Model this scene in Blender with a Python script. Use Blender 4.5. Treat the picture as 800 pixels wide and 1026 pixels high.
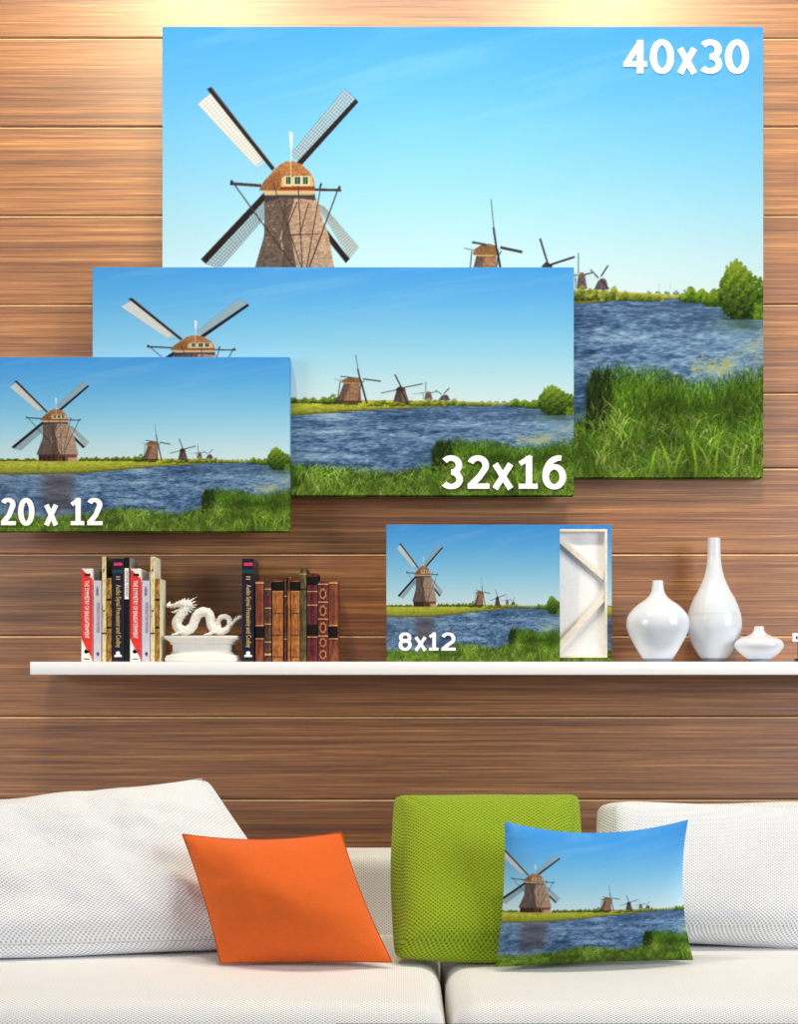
import bpy, bmesh, math, random
import numpy as np
from mathutils import Vector, Matrix

# ---------------------------------------------------------------- the printed river picture
# The picture is drawn in numpy at 3 samples per unit on a 601 x 450 sheet and later
# sampled onto the vertices of each print (colour attribute).
PW, PH, PS = 601, 450, 3
NW, NH = PW * PS, PH * PS
_rg = np.random.RandomState(5)
_tab = _rg.rand(256, 256)


def vnoise(x, y, k=0):
    x = np.asarray(x, float) + 17.3 * k
    y = np.asarray(y, float) + 9.7 * k
    xi = np.floor(x).astype(int); yi = np.floor(y).astype(int)
    fx = x - xi; fy = y - yi
    fx = fx * fx * (3 - 2 * fx); fy = fy * fy * (3 - 2 * fy)
    a = _tab[yi & 255, xi & 255]; b = _tab[yi & 255, (xi + 1) & 255]
    c = _tab[(yi + 1) & 255, xi & 255]; d = _tab[(yi + 1) & 255, (xi + 1) & 255]
    return (a * (1 - fx) + b * fx) * (1 - fy) + (c * (1 - fx) + d * fx) * fy


def fbm(x, y, k=0, o=4):
    s = 0; a = .5; t = 0
    for i in range(o):
        s = s + a * vnoise(x * 2 ** i, y * 2 ** i, k + i); t += a; a *= .5
    return s / t


def rgb(*c):
    return np.array(c, float) / 255.


class Sheet:
    def __init__(self):
        self.a = np.zeros((NH, NW, 3))
        self.X, self.Y = np.meshgrid((np.arange(NW) + .5) / PS, (np.arange(NH) + .5) / PS)

    def win(self, x0, y0, x1, y1):
        i0 = max(0, int(y0 * PS)); i1 = min(NH, int(y1 * PS) + 2)
        j0 = max(0, int(x0 * PS)); j1 = min(NW, int(x1 * PS) + 2)
        return i0, i1, j0, j1

    def put(self, w, mask, col, al=1.):
        i0, i1, j0, j1 = w
        s = self.a[i0:i1, j0:j1]
        m = (mask * al)[..., None]
        s[...] = s * (1 - m) + col * m

    def poly(self, pts, col, al=1., tex=0., tsc=.5, k=3):
        xs = [p[0] for p in pts]; ys = [p[1] for p in pts]
        w = self.win(min(xs), min(ys), max(xs), max(ys))
        i0, i1, j0, j1 = w
        if i1 <= i0 or j1 <= j0:
            return
        X = self.X[i0:i1, j0:j1]; Y = self.Y[i0:i1, j0:j1]
        m = np.zeros(X.shape, bool)
        n = len(pts)
        for i in range(n):
            xa, ya = pts[i]; xb, yb = pts[(i + 1) % n]
            if ya == yb:
                continue
            c = (Y >= min(ya, yb)) & (Y < max(ya, yb))
            m ^= c & (X < xa + (Y - ya) * (xb - xa) / (yb - ya))
        c = np.ones(X.shape)[..., None] * col
        if tex:
            c = c * (1 + tex * 2 * (vnoise(X * tsc, Y * tsc * 1.6, k) - .5) + tex * (vnoise(X * tsc * 3, Y * tsc * 5, k) - .5))[..., None]
        self.put(w, m.astype(float), c, al)

    def line(self, p, q, wd, col, al=1., wd2=None):
        (x0, y0), (x1, y1) = p, q
        L = math.hypot(x1 - x0, y1 - y0) or 1
        nx, ny = -(y1 - y0) / L / 2, (x1 - x0) / L / 2
        w2 = wd if wd2 is None else wd2
        wd = max(wd, .34); w2 = max(w2, .34)
        self.poly([(x0 + nx * wd, y0 + ny * wd), (x1 + nx * w2, y1 + ny * w2),
                   (x1 - nx * w2, y1 - ny * w2), (x0 - nx * wd, y0 - ny * wd)], col, al)

    def leaves(self, shape, n, cols, r0, r1, rng):
        # shape(u) -> x, y, height fraction ; many small leaf clumps
        for _ in range(n):
            x, y, h = shape(rng)
            r = rng.uniform(r0, r1)
            w = self.win(x - r, y - r, x + r, y + r)
            i0, i1, j0, j1 = w
            if i1 <= i0 or j1 <= j0:
                continue
            d = ((self.X[i0:i1, j0:j1] - x) ** 2 + ((self.Y[i0:i1, j0:j1] - y) * 1.25) ** 2) < r * r
            t = min(max(h + rng.uniform(-.3, .3), 0), .999) * (len(cols) - 1)
            k = int(t); c = cols[k] * (1 - t + k) + cols[min(k + 1, len(cols) - 1)] * (t - k)
            self.put(w, d.astype(float), c, .9)

    def blades(self, x, y, h, lean, cols, wd=1):
        # x,y base; h height; quadratic curved blades painted back to front
        n = len(x); T = 40
        t = np.linspace(0, 1, T)[None, :]
        cx = x[:, None] + lean[:, None] * h[:, None] * t ** 1.8
        cy = y[:, None] - h[:, None] * (t - .18 * np.abs(lean[:, None]) * t ** 3)
        sh = (.62 + .5 * t)[..., None]
        c = np.clip(cols[:, None, :] * sh, 0, 1)
        for s in range(wd):
            j = (cx * PS + s).astype(int); i = (cy * PS).astype(int)
            ok = (i >= 0) & (i < NH) & (j >= 0) & (j < NW) & ((t < .75) | (s == 0))
            self.a[i[ok], j[ok]] = c[ok]


def draw_mill_big(S, rng):
    def z(x, y): return (x / 4.444 + 27, y / 4.444 + 53)
    def f(x, y): return ((x / 5.333 + 12) * 1.99, (400 + y / 5.333 - 358) * 2.601)
    def Z(*l): return [z(*p) for p in l]
    dk = rgb(38, 32, 34)
    # sails behind the tower
    def lattice(q, fill, al, grid, nl, nw, gal=.8):
        a, b, c, d = [np.array(z(*p)) for p in q]      # a-b outer end, d-c inner end
        S.poly([tuple(a), tuple(b), tuple(c), tuple(d)], fill, al)
        for i in range(nl + 1):
            t = i / nl
            S.line(tuple(a + (d - a) * t), tuple(b + (c - b) * t), .55, grid, gal)
        for i in range(nw + 1):
            t = i / nw
            S.line(tuple(a + (b - a) * t), tuple(d + (c - d) * t), .5, grid, gal)
    lattice([(70, 815), (135, 838), (335, 610), (330, 545)], rgb(150, 175, 190), .5, rgb(70, 66, 70), 24, 5)
    S.poly(Z((50, 798), (72, 818), (340, 530), (335, 495)), dk)
    S.line(z(50, 798), z(335, 497), .8, rgb(78, 68, 66), .8)
    lattice([(712, 792), (752, 742), (600, 565), (560, 545)], rgb(170, 170, 165), .35, rgb(120, 100, 90), 22, 5)
    S.poly(Z((560, 645), (578, 622), (713, 795), (695, 815)), dk)
    lattice([(95, 58), (36, 108), (300, 392), (345, 365)], rgb(232, 230, 228), .85, rgb(135, 118, 110), 28, 4, .55)
    S.poly(Z((322, 352), (345, 380), (310, 420), (280, 392)), rgb(135, 195, 235), .55)
    S.poly(Z((76, 40), (98, 30), (380, 392), (366, 404)), dk)
    S.line(z(98, 36), z(376, 388), .9, rgb(105, 90, 85), .8)
    lattice([(738, 84), (690, 40), (450, 330), (490, 360)], rgb(205, 205, 205), .5, rgb(85, 75, 75), 26, 5)
    S.poly(Z((738, 82), (752, 98), (496, 382), (476, 366)), dk)
    # tower
    q = [z(332, 512), z(558, 512), f(382, 205), f(402, 293), f(174, 293), f(208, 205)]
    S.poly(q, rgb(176, 150, 130), 1, .16, .5)
    S.poly([z(332, 512), z(430, 512), z(425, 600), z(402, 700), f(270, 293), f(174, 293), f(208, 205)], rgb(98, 86, 80), 1, .22, .6)
    S.poly([z(425, 512), z(470, 520), z(440, 620), f(300, 293), f(262, 293), z(410, 640)], rgb(70, 60, 58), .8, .2)
    for i in range(46):
        y = 171 + i * 1.8
        t = (y - 171) / 82
        S.line((103 - 11 * t * t, y), (151 + 22 * t * t, y), .35, rgb(70, 58, 54), .28)
    for _ in range(160):
        x0 = rng.uniform(100, 165); y0 = rng.uniform(172, 250)
        S.line((x0, y0), (x0 + rng.uniform(1, 4), y0 + rng.uniform(-.3, .3)), .6, rgb(215, 190, 165) if rng.random() < .5 else rgb(80, 68, 62), .5)
    # brick base
    S.poly([f(184, 293), f(396, 293), f(394, 330), f(186, 330)], rgb(120, 78, 58), 1, .3, .8)
    S.poly([f(184, 293), f(290, 293), f(290, 330), f(186, 330)], rgb(72, 52, 44), 1, .3, .8)
    for x in (192, 212, 236, 262, 296, 320):
        S.poly([f(x, 298), f(x + 9, 298), f(x + 9, 328), f(x, 328)], rgb(34, 26, 26), .9)
    S.poly([f(346, 310), f(393, 308), f(392, 330), f(346, 330)], rgb(200, 160, 135), 1, .2)
    S.line(f(174, 293), f(402, 293), .9, rgb(60, 48, 44))
    # dark collar under the cap
    S.poly(Z((330, 505), (558, 505), (560, 535), (520, 530), (420, 520), (332, 545)), rgb(58, 50, 54), .9)
    S.poly(Z((330, 490), (556, 488), (556, 508), (333, 510)), rgb(206, 176, 128))
    S.line(z(333, 510), z(556, 508), 1, rgb(150, 160, 165))
    # thatched cap
    S.poly(Z((308, 492), (330, 450), (368, 408), (400, 376), (430, 362), (462, 360), (495, 374), (535, 408), (552, 440), (560, 490)), rgb(160, 112, 70), 1, .28, .9)
    S.poly(Z((308, 492), (340, 440), (400, 400), (412, 440), (404, 492)), rgb(122, 84, 54), .7, .3, .9)
    S.poly(Z((410, 432), (545, 428), (552, 476), (406, 478)), rgb(205, 172, 122))
    S.poly(Z((404, 474), (556, 472), (560, 492), (400, 492)), rgb(132, 62, 34))
    for a, b in ((428, 450), (466, 494), (504, 528)):
        S.poly(Z((a - 4, 426), (b + 4, 426), (b + 4, 468), (a - 4, 468)), rgb(232, 222, 196))
        S.poly(Z((a, 430), (b, 430), (b, 464), (a, 464)), rgb(22, 74, 62))
        S.line(z((a + b) / 2, 430), z((a + b) / 2, 464), .6, rgb(120, 160, 130))
    S.line(z(452, 235), z(452, 360), .9, rgb(235, 235, 240))
    S.poly(Z((444, 230), (458, 235), (456, 300), (448, 296)), rgb(242, 240, 246), .9)
    S.line(z(450, 360), z(450, 430), .8, rgb(230, 220, 205), .8)
    # tail beams and struts
    bm = rgb(62, 52, 52)
    S.line(z(182, 460), z(320, 470), 3.2, bm); S.line(z(555, 487), z(676, 490), 2.8, bm)
    S.line(z(188, 445), z(186, 468), 3, rgb(40, 34, 36)); S.line(z(668, 470), z(664, 495), 2.4, bm)
    S.line(z(586, 458), z(580, 480), 2.2, bm)
    for a, b in (((190, 452), (470, 838)), ((664, 476), (530, 838)), ((584, 470), (520, 838)), ((372, 460), (500, 838)),
                 ((483, 470), (502, 838)), ((480, 540), (400, 735)), ((430, 690), (575, 684)), ((530, 545), (490, 690))):
        S.line(z(*a), z(*b), 1.5 if a[0] in (190, 664) else 1.15, bm, .95)
    for a in (f(312, 300), f(318, 305), f(300, 300)):
        S.line(a, (a[0] + 2, a[1] + 18), 1.3, rgb(45, 36, 36))
    S.line(z(470, 838), f(318, 318), 1.4, bm); S.line(z(502, 838), f(316, 315), 1.6, bm); S.line(z(530, 838), f(322, 312), 1.4, bm)


def draw_mills_far(S, rng):
    def g(x, y): return ((x / 2.581 + 187) / 482 * 601, (y / 2.581 + 72) / 227 * 450)
    def b(x, y): return (x / 4.444 + 287, y / 4.444 + 163)
    dk = rgb(50, 42, 46)
    # second mill
    S.poly([b(120, 290), b(208, 290), g(212, 150), g(214, 161), g(148, 161), g(152, 150)], rgb(150, 112, 88), 1, .3, .9)
    S.poly([b(120, 290), b(160, 290), g(166, 161), g(148, 161), g(152, 150)], rgb(92, 74, 68), .85, .3, .9)
    S.poly([g(148, 157), g(214, 157), g(214, 163), g(148, 163)], rgb(78, 56, 48), 1, .3)
    S.poly([b(104, 284), b(112, 262), b(138, 246), b(180, 238), b(212, 250), b(218, 290), b(112, 290)], rgb(128, 94, 66), 1, .35, 1.)
    S.line(b(118, 291), b(200, 291), 1.2, rgb(214, 178, 96))
    S.line(b(185, 40), b(198, 170), .9, dk); S.line(b(196, 165), b(210, 262), 2.2, dk)
    S.line(b(226, 255), b(325, 276), 2.9, dk); S.line(b(240, 270), b(322, 300), 2.6, rgb(210, 225, 235), .45)
    S.line(b(100, 232), b(165, 243), 2.2, dk); S.line(b(66, 258), b(110, 268), .9, dk)
    S.line(b(100, 270), g(150, 160), 1.3, dk); S.line(b(212, 262), g(227, 165), 2.6, dk)
    S.line(b(215, 290), g(205, 162), 1.2, dk); S.line(b(232, 270), b(214, 300), 1.2, dk)
    # third mill
    S.poly([g(303, 130), g(326, 130), g(337, 163), g(294, 163)], rgb(78, 64, 62), 1, .3, 1)
    S.poly([g(314, 132), g(324, 130), g(334, 160), g(318, 162)], rgb(126, 104, 92), .7, .3, 1)
    S.poly([g(300, 132), g(304, 124), g(313, 119), g(324, 124), g(328, 132)], rgb(70, 48, 42), 1, .3)
    S.line(b(403, 215), b(438, 328), 2.1, dk); S.line(b(450, 332), b(558, 297), 2.3, dk)
    S.line(g(262, 138), g(312, 127), 1.7, dk); S.line(g(314, 128), g(332, 163), 2., dk)
    S.line(g(262, 141), g(300, 133), 1.4, rgb(190, 205, 215), .5)
    # fourth and fifth
    S.poly([b(572, 382), b(604, 382), b(614, 440), b(566, 440)], rgb(104, 92, 96), 1, .25)
    S.poly([b(570, 384), b(582, 366), b(596, 366), b(606, 384)], rgb(128, 92, 74))
    S.line(b(574, 280), b(574, 372), 1, dk); S.line(b(600, 376), b(636, 368), 1.5, dk); S.line(b(545, 378), b(572, 376), 1, dk)
    S.line(g(345, 140), g(378, 137), 1., rgb(110, 110, 120)); S.line(b(560, 385), b(562, 435), .8, dk)
    S.poly([b(660, 405), b(700, 405), b(708, 444), b(642, 444)], rgb(86, 78, 86), 1, .25)
    S.poly([b(662, 406), b(672, 392), b(690, 392), b(702, 406)], rgb(112, 84, 76))
    S.line(b(628, 354), b(664, 392), 1.5, dk); S.line(b(674, 385), b(706, 335), 1.6, dk); S.line(b(676, 400), b(712, 440), 1.2, dk)
    for x in (332, 348, 389, 404, 447, 458):
        S.line((x + 50, 256), (x + 50, 264), .4, rgb(150, 175, 190), .5)


def draw_picture():
    S = Sheet(); rng = random.Random(3)
    X, Y = S.X, S.Y
    # sky
    keys = [0, 60, 120, 180, 230, 268, 290]
    cols = np.array([(70, 156, 234), (92, 174, 240), (122, 196, 243), (158, 216, 246), (190, 230, 247), (212, 237, 246), (214, 236, 242)]) / 255.
    for c in range(3):
        S.a[..., c] = np.interp(Y, keys, cols[:, c])
    ci = fbm(X * .010 + Y * .012, Y * .055 + X * .012, 4, 4)
    wisp = np.clip((ci - .52) * 3.2, 0, 1) * np.clip(1 - Y / 150, 0, 1) * (.35 + .65 * fbm(X * .008, Y * .02, 9, 2))
    S.a += (1 - S.a) * (wisp * .22)[..., None]
    # distant blue trees on the horizon
    for x0, x1, h in ((486, 506, 7), (503, 527, 8), (534, 560, 9), (440, 500, 3), (330, 470, 2.5), (0, 60, 4), (190, 330, 4)):
        S.leaves(lambda r, x0=x0, x1=x1, h=h: (lambda x, t: (x, 271 - t * h * (.6 + .4 * math.sin(x * .7)), t))(r.uniform(x0, x1), r.random()), 160,
                 [rgb(92, 124, 104), rgb(110, 146, 134)], .6, 1.6, rng)
    # water
    p = np.clip(Y - 262, 4, 400)
    nx = X * .07; ny = 26 * np.log(p)
    w1 = fbm(nx + Y * .02, ny * .55, 11, 3)
    w2 = vnoise(X * .16 + Y * .1, ny * 1.9, 13) * .5 + .5 * vnoise(X * .3, Y * 1.5, 14)
    w3 = fbm(X * .012, Y * .06, 15, 3)
    v = .36 * w1 + .50 * w2 + .5 * (w3 - .5) + .06
    base = np.stack([np.interp(v, [.15, .38, .52, .75], np.array(c) / 255.) for c in ((34, 62, 98, 158), (54, 92, 134, 190), (88, 134, 176, 216))], -1)
    # brighter water to the right, browner towards the near left bank
    g = np.clip((X - 430) / 170, 0, 1)[..., None] * np.clip(1 - np.abs(Y - 310) / 70, 0, 1)[..., None]
    base = base * (1 - .35 * g) + rgb(150, 190, 215) * .35 * g
    ref = np.exp(-((X - 132) / 34.) ** 4) * np.clip((Y - 296) / 12, 0, 1) * np.clip((430 - Y) / 60, .2, 1)
    ref = (ref * (.55 + .45 * w2))[..., None]
    base = base * (1 - .8 * ref) + rgb(92, 72, 70) * (.8 * ref)
    dl = (np.clip((260 - X) / 260, 0, 1) * .25)[..., None]
    base = base * (1 - dl) + rgb(80, 92, 112) * dl
    tr = (np.exp(-((X - 582) / 26.) ** 2) * np.exp(-((Y - 296) / 9.) ** 2))[..., None]
    base = base * (1 - .6 * tr) + rgb(58, 84, 60) * .6 * tr
    wm = (Y > 270).astype(float)
    S.put((0, NH, 0, NW), wm, base)
    # left bank: grass strip running to the horizon
    top = np.interp(X, [0, 180, 330, 430, 520, 601], [266, 265, 262, 263, 268, 270.5])
    bot = np.interp(X, [0, 60, 180, 250, 322, 400, 453, 520, 560], [303, 304, 301, 294, 285, 278, 274, 271, 270]) + 1.6 * (vnoise(X * .35, X * 0, 2) - .5)
    m = ((Y > top) & (Y < bot)).astype(float)
    t = np.clip((Y - top) / (bot - top + 1e-6), 0, 1)
    gn = fbm(X * .25, Y * 1.1, 21, 3)
    bank = np.stack([np.interp(t, [0, .35, .75, 1], np.array(c) / 255.) for c in ((196, 178, 150, 96), (196, 186, 158, 92), (84, 62, 56, 42))], -1)
    bank = bank * (.62 + .72 * gn)[..., None]
    S.put((0, NH, 0, NW), m, bank)
    # bushes along the bank
    bc = [rgb(38, 58, 18), rgb(76, 106, 30), rgb(132, 150, 56)]
    def bush(x0, x1, yb, h, n, cols=bc, r=(1., 2.4)):
        hm = (x0 + x1) / 2; hw = (x1 - x0) / 2
        def sh(r_):
            u = r_.uniform(-1, 1); t = r_.random()
            hh = h * math.sqrt(max(0, 1 - u * u)) * (.8 + .25 * math.sin(u * 7 + x0))
            return hm + u * hw, yb - t * hh - 2.2 * u * u * (h > 12), t
        S.leaves(sh, n, cols, r[0], r[1], rng)
    for x0, x1, h in ((24, 60, 6), (60, 90, 7), (176, 200, 10), (196, 222, 11), (216, 250, 9), (240, 262, 12), (256, 284, 11), (270, 300, 8), (0, 30, 5)):
        bush(x0, x1, 268, h, 120)
    bush(284, 316, 270, 19, 260)
    for x0, x1, h in ((316, 330, 8), (352, 372, 8), (388, 402, 7)):
        bush(x0, x1, 271, h, 80, [rgb(40, 52, 24), rgb(90, 104, 40), rgb(120, 140, 50)])
    draw_mills_far(S, rng)
    for x0, x1, h in ((345, 362, 4), (372, 388, 7), (396, 420, 9), (412, 432, 14), (424, 446, 11), (440, 460, 12), (455, 474, 8), (468, 488, 6), (480, 500, 4)):
        bush(x0, x1, 273, h, 130, [rgb(54, 70, 24), rgb(102, 122, 42), rgb(164, 168, 72)])
    draw_mill_big(S, rng)
    S.leaves(lambda r: (r.uniform(88, 176), 271 + r.uniform(-2, 2), r.random()), 220, [rgb(150, 150, 50), rgb(200, 196, 84)], .5, 1.2, rng)
    for x0, x1, y in ((516, 545, 275.5), (540, 562, 279.5), (560, 602, 292)):
        S.line((x0, y), (x1, y), 1.2, rgb(30, 44, 24), .75)
    # little jetty
    for x in range(308, 332, 4):
        S.line((x, 280), (x, 287), .9, rgb(58, 44, 34))
    S.line((296, 286), (322, 287), 1.2, rgb(40, 34, 32))
    # right bank bushes and the big tree
    bush(518, 545, 275, 15, 420, [rgb(34, 62, 14), rgb(78, 116, 26), rgb(132, 158, 44)])
    bush(541, 561, 279, 16, 340, [rgb(38, 64, 16), rgb(78, 114, 26), rgb(130, 152, 44)])
    def tree(r_):
        while True:
            x = r_.uniform(556, 604); y = r_.uniform(232, 292)
            lim = np.interp(x, [556, 560, 565, 574, 583, 592, 604], [262, 252, 240, 233, 240, 250, 254])
            if y > lim + 2 * math.sin(x * 1.3) and y < np.interp(x, [556, 561, 570, 604], [272, 285, 291, 291]) + math.sin(x * 2):
                return x, y, 1 - (y - 232) / 60 + .1 * math.sin(x * .5 + y * .4)
    S.leaves(tree, 4200, [rgb(24, 40, 14), rgb(54, 84, 22), rgb(92, 124, 30), rgb(136, 160, 48)], .5, 1.5, rng)
    S.leaves(lambda r: (r.uniform(592, 603), r.uniform(276, 292), r.random()), 120, [rgb(60, 96, 24), rgb(128, 160, 44)], .8, 1.8, rng)
    # lily pads
    for _ in range(420):
        x = rng.uniform(540, 601); y = rng.uniform(298, 348)
        if y < 300 + (601 - x) * .75: continue
        S.line((x, y), (x + rng.uniform(1, 4), y), rng.uniform(.5, 1.2), rgb(150, 170, 110) if rng.random() < .6 else rgb(190, 190, 110), .7)
    for _ in range(160):
        x = rng.uniform(528, 570); y = rng.gauss(340, 5)
        S.line((x, y), (x + rng.uniform(1, 4), y), rng.uniform(.6, 1.3), rgb(180, 186, 90), .8)
    # near reeds
    r = np.random.RandomState(8)
    def reeds(n, x0, x1, topf, hmin, hmax, pal, lean=.35, wd=2, y1=452):
        x = r.uniform(x0, x1, n)
        tp = topf(x)
        d = r.rand(n) ** .8
        h = (hmin + (hmax - hmin) * r.rand(n)) * (.5 + .6 * d)
        y = tp + h * .75 + d * (y1 + 14 - tp - h * .4)
        o = np.argsort(y); x, y, h = x[o], y[o], h[o]
        ln = r.normal(0, lean, n)
        c = pal[r.randint(0, len(pal), n)] * ((.6 + .55 * r.rand(n)) * (.5 + 1.0 * fbm(x * .045, y * .06, 41, 3)))[:, None]
        S.blades(x, y, h, ln, c, wd)
    dark = np.array([(34, 62, 16), (52, 88, 22), (70, 112, 28), (84, 124, 30)]) / 255.
    mid = np.array([(62, 108, 26), (92, 136, 32), (122, 160, 48), (52, 92, 26), (100, 144, 36)]) / 255.
    lite = np.array([(120, 168, 44), (150, 184, 70), (176, 190, 104), (90, 142, 30), (60, 100, 24)]) / 255.
    tl = lambda x: np.interp(x, [0, 60, 120, 200, 260, 330, 380, 430, 601], [408, 402, 410, 396, 384, 392, 398, 380, 372])
    fill = (Y > tl(X) + 9 + 5 * vnoise(X * .3, X * 0, 6)).astype(float)
    S.put((0, NH, 0, NW), fill, rgb(50, 82, 26) * (.7 + .6 * fbm(X * .2, Y * .1, 31, 3))[..., None])
    reeds(7000, -8, 440, tl, 10, 30, mid, .42)
    reeds(3600, -8, 440, tl, 8, 26, lite, .5)
    tr_ = lambda x: np.interp(x, [424, 430, 445, 470, 505, 530, 560, 601], [356, 340, 336, 338, 340, 352, 348, 336])
    fill = ((Y > tr_(np.clip(X, 424, 601)) + 16) & (X > 426 + 3 * vnoise(Y * .3, Y * 0, 4))).astype(float)
    S.put((0, NH, 0, NW), fill, rgb(44, 74, 20) * (.7 + .6 * fbm(X * .2, Y * .1, 33, 3))[..., None])
    reeds(8000, 426, 604, tr_, 14, 42, dark, .30)
    reeds(6500, 426, 604, tr_, 12, 34, mid, .42)
    reeds(300, 424, 448, tr_, 16, 36, np.array([(24, 40, 16), (40, 66, 22)]) / 255., .2, 2, 385)
    reeds(1500, 428, 604, lambda x: tr_(x) + 34, 8, 26, lite, .7)
    for x0, h, ln in ((488, 30, .2), (507, 44, -.25), (512, 34, .3), (534, 40, -.1), (543, 60, .35), (548, 44, -.4), (553, 36, .1), (568, 40, .15), (590, 44, .05), (598, 30, .2), (60, 18, .3), (96, 22, -.2), (230, 24, .2)):
        k = 7
        S.blades(np.full(k, x0) + r.uniform(-1, 1, k), np.full(k, 450.), np.full(k, h) * r.uniform(.8, 1, k), np.full(k, ln), np.tile(rgb(150, 200, 46), (k, 1)) * r.uniform(.85, 1.15, (k, 1)), 3)
    return np.clip(S.a, 0, 1)


PIC = draw_picture()
PIC_LIN = np.where(PIC <= .04045, PIC / 12.92, ((PIC + .055) / 1.055) ** 2.4)
_sat = np.zeros((NH + 1, NW + 1, 3)); _sat[1:, 1:] = PIC_LIN.cumsum(0).cumsum(1)


def sample_pic(u, v, du, dv):
    """Mean linear colour of the picture in boxes centred on u,v (0..1, v down), half sizes du,dv."""
    def S(x, y):
        x = np.clip(x, 0, NW); y = np.clip(y, 0, NH)
        xi = np.minimum(x.astype(int), NW - 1); yi = np.minimum(y.astype(int), NH - 1)
        fx = (x - xi)[..., None]; fy = (y - yi)[..., None]
        return (_sat[yi, xi] * (1 - fx) + _sat[yi, xi + 1] * fx) * (1 - fy) + (_sat[yi + 1, xi] * (1 - fx) + _sat[yi + 1, xi + 1] * fx) * fy
    u = np.clip(u, 0, 1); v = np.clip(v, 0, 1)
    x0 = np.clip(u * NW - du * NW, 0, NW - 1.5); x1 = np.maximum(np.clip(u * NW + du * NW, 1, NW), x0 + 1)
    y0 = np.clip(v * NH - dv * NH, 0, NH - 1.5); y1 = np.maximum(np.clip(v * NH + dv * NH, 1, NH), y0 + 1)
    s = S(x1, y1) - S(x0, y1) - S(x1, y0) + S(x0, y0)
    return s / ((x1 - x0) * (y1 - y0))[..., None]
# ---------------------------------------------------------------- helpers
for o in list(bpy.data.objects):
    bpy.data.objects.remove(o)
SC = bpy.context.scene
COL = SC.collection
F = 1400.0          # focal length in pixels of the 800 px wide frame
HZ = 666.0          # row of the horizon
PI = math.pi


def P(px, py, d):
    """World point seen at pixel px,py at distance d from the camera plane."""
    return Vector(((px - 400) * d / F, d, 1 + (HZ - py) * d / F))


def link(name, me, mat=None, parent=None):
    o = bpy.data.objects.new(name, me)
    COL.objects.link(o)
    if mat is not None:
        for m in (mat if isinstance(mat, (list, tuple)) else [mat]):
            me.materials.append(m)
    if parent is not None:
        o.parent = parent
    return o


def tag(o, label, cat=None, group=None, kind=None):
    if label: o['label'] = label
    if cat: o['category'] = cat
    if group: o['group'] = group
    if kind: o['kind'] = kind
    return o


def empty(name, loc=(0, 0, 0)):
    o = bpy.data.objects.new(name, None)
    COL.objects.link(o); o.location = loc; o.empty_display_size = .05
    return o


def finish(bm, smooth=True, ang=None):
    me = bpy.data.meshes.new('m')
    bm.to_mesh(me); bm.free()
    if smooth:
        for p in me.polygons: p.use_smooth = True
        if ang is not None:
            me.set_sharp_from_angle(angle=math.radians(ang))
    return me


def mesh_from(verts, faces, uvs=None, cols=None, smooth=True, ang=None):
    me = bpy.data.meshes.new('m')
    me.from_pydata([tuple(v) for v in verts], [], [tuple(f) for f in faces])
    if uvs is not None:
        l = me.uv_layers.new(name='UVMap')
        vi = np.zeros(len(me.loops), int); me.loops.foreach_get('vertex_index', vi)
        l.data.foreach_set('uv', np.asarray(uvs, np.float32)[vi].ravel())
    if cols is not None:
        ca = me.color_attributes.new('print', 'FLOAT_COLOR', 'POINT')
        c = np.ones((len(verts), 4), np.float32); c[:, :3] = cols
        ca.data.foreach_set('color', c.ravel())
    if smooth:
        me.polygons.foreach_set('use_smooth', np.ones(len(me.polygons), bool))
        if ang is not None:
            me.set_sharp_from_angle(angle=math.radians(ang))
    me.update()
    return me


def bbox_bm(bm, x0, x1, y0, y1, z0, z1, bev=0., seg=2):
    r = bmesh.ops.create_cube(bm, size=1)
    vs = r['verts']
    for v in vs:
        v.co = Vector((x0 + (v.co.x + .5) * (x1 - x0), y0 + (v.co.y + .5) * (y1 - y0), z0 + (v.co.z + .5) * (z1 - z0)))
    if bev > 0:
        es = list({e for v in vs for e in v.link_edges})
        bmesh.ops.bevel(bm, geom=es, offset=bev, segments=seg, affect='EDGES', profile=.5)


def box(name, x0, x1, y0, y1, z0, z1, mat, parent=None, bev=0., seg=2):
    bm = bmesh.new(); bbox_bm(bm, x0, x1, y0, y1, z0, z1, bev, seg)
    return link(name, finish(bm, bev > 0, 40), mat, parent)


def lathe(prof, n=48, sx=1., sy=1., sup=2.):
    """prof: (radius, z) list; superellipse cross-section."""
    vs = []; fs = []
    for r, z in prof:
        for k in range(n):
            a = 2 * PI * k / n
            c, s = math.cos(a), math.sin(a)
            e = 2. / sup
            vs.append((sx * r * math.copysign(abs(c) ** e, c), sy * r * math.copysign(abs(s) ** e, s), z))
    m = len(prof)
    for i in range(m - 1):
        for k in range(n):
            a = i * n + k; b = i * n + (k + 1) % n
            fs.append((a, b, b + n, a + n))
    fs.append(tuple(range(n - 1, -1, -1))); fs.append(tuple((m - 1) * n + k for k in range(n)))
    return vs, fs


def smooth_prof(pts, n=6):
    out = []
    P_ = [np.array(p, float) for p in pts]
    for i in range(len(P_) - 1):
        p0 = P_[max(i - 1, 0)]; p1 = P_[i]; p2 = P_[i + 1]; p3 = P_[min(i + 2, len(P_) - 1)]
        for k in range(n):
            t = k / n
            out.append(tuple(.5 * (2 * p1 + (p2 - p0) * t + (2 * p0 - 5 * p1 + 4 * p2 - p3) * t * t + (3 * p1 - p0 - 3 * p2 + p3) * t ** 3)))
    out.append(tuple(P_[-1]))
    return out


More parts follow.
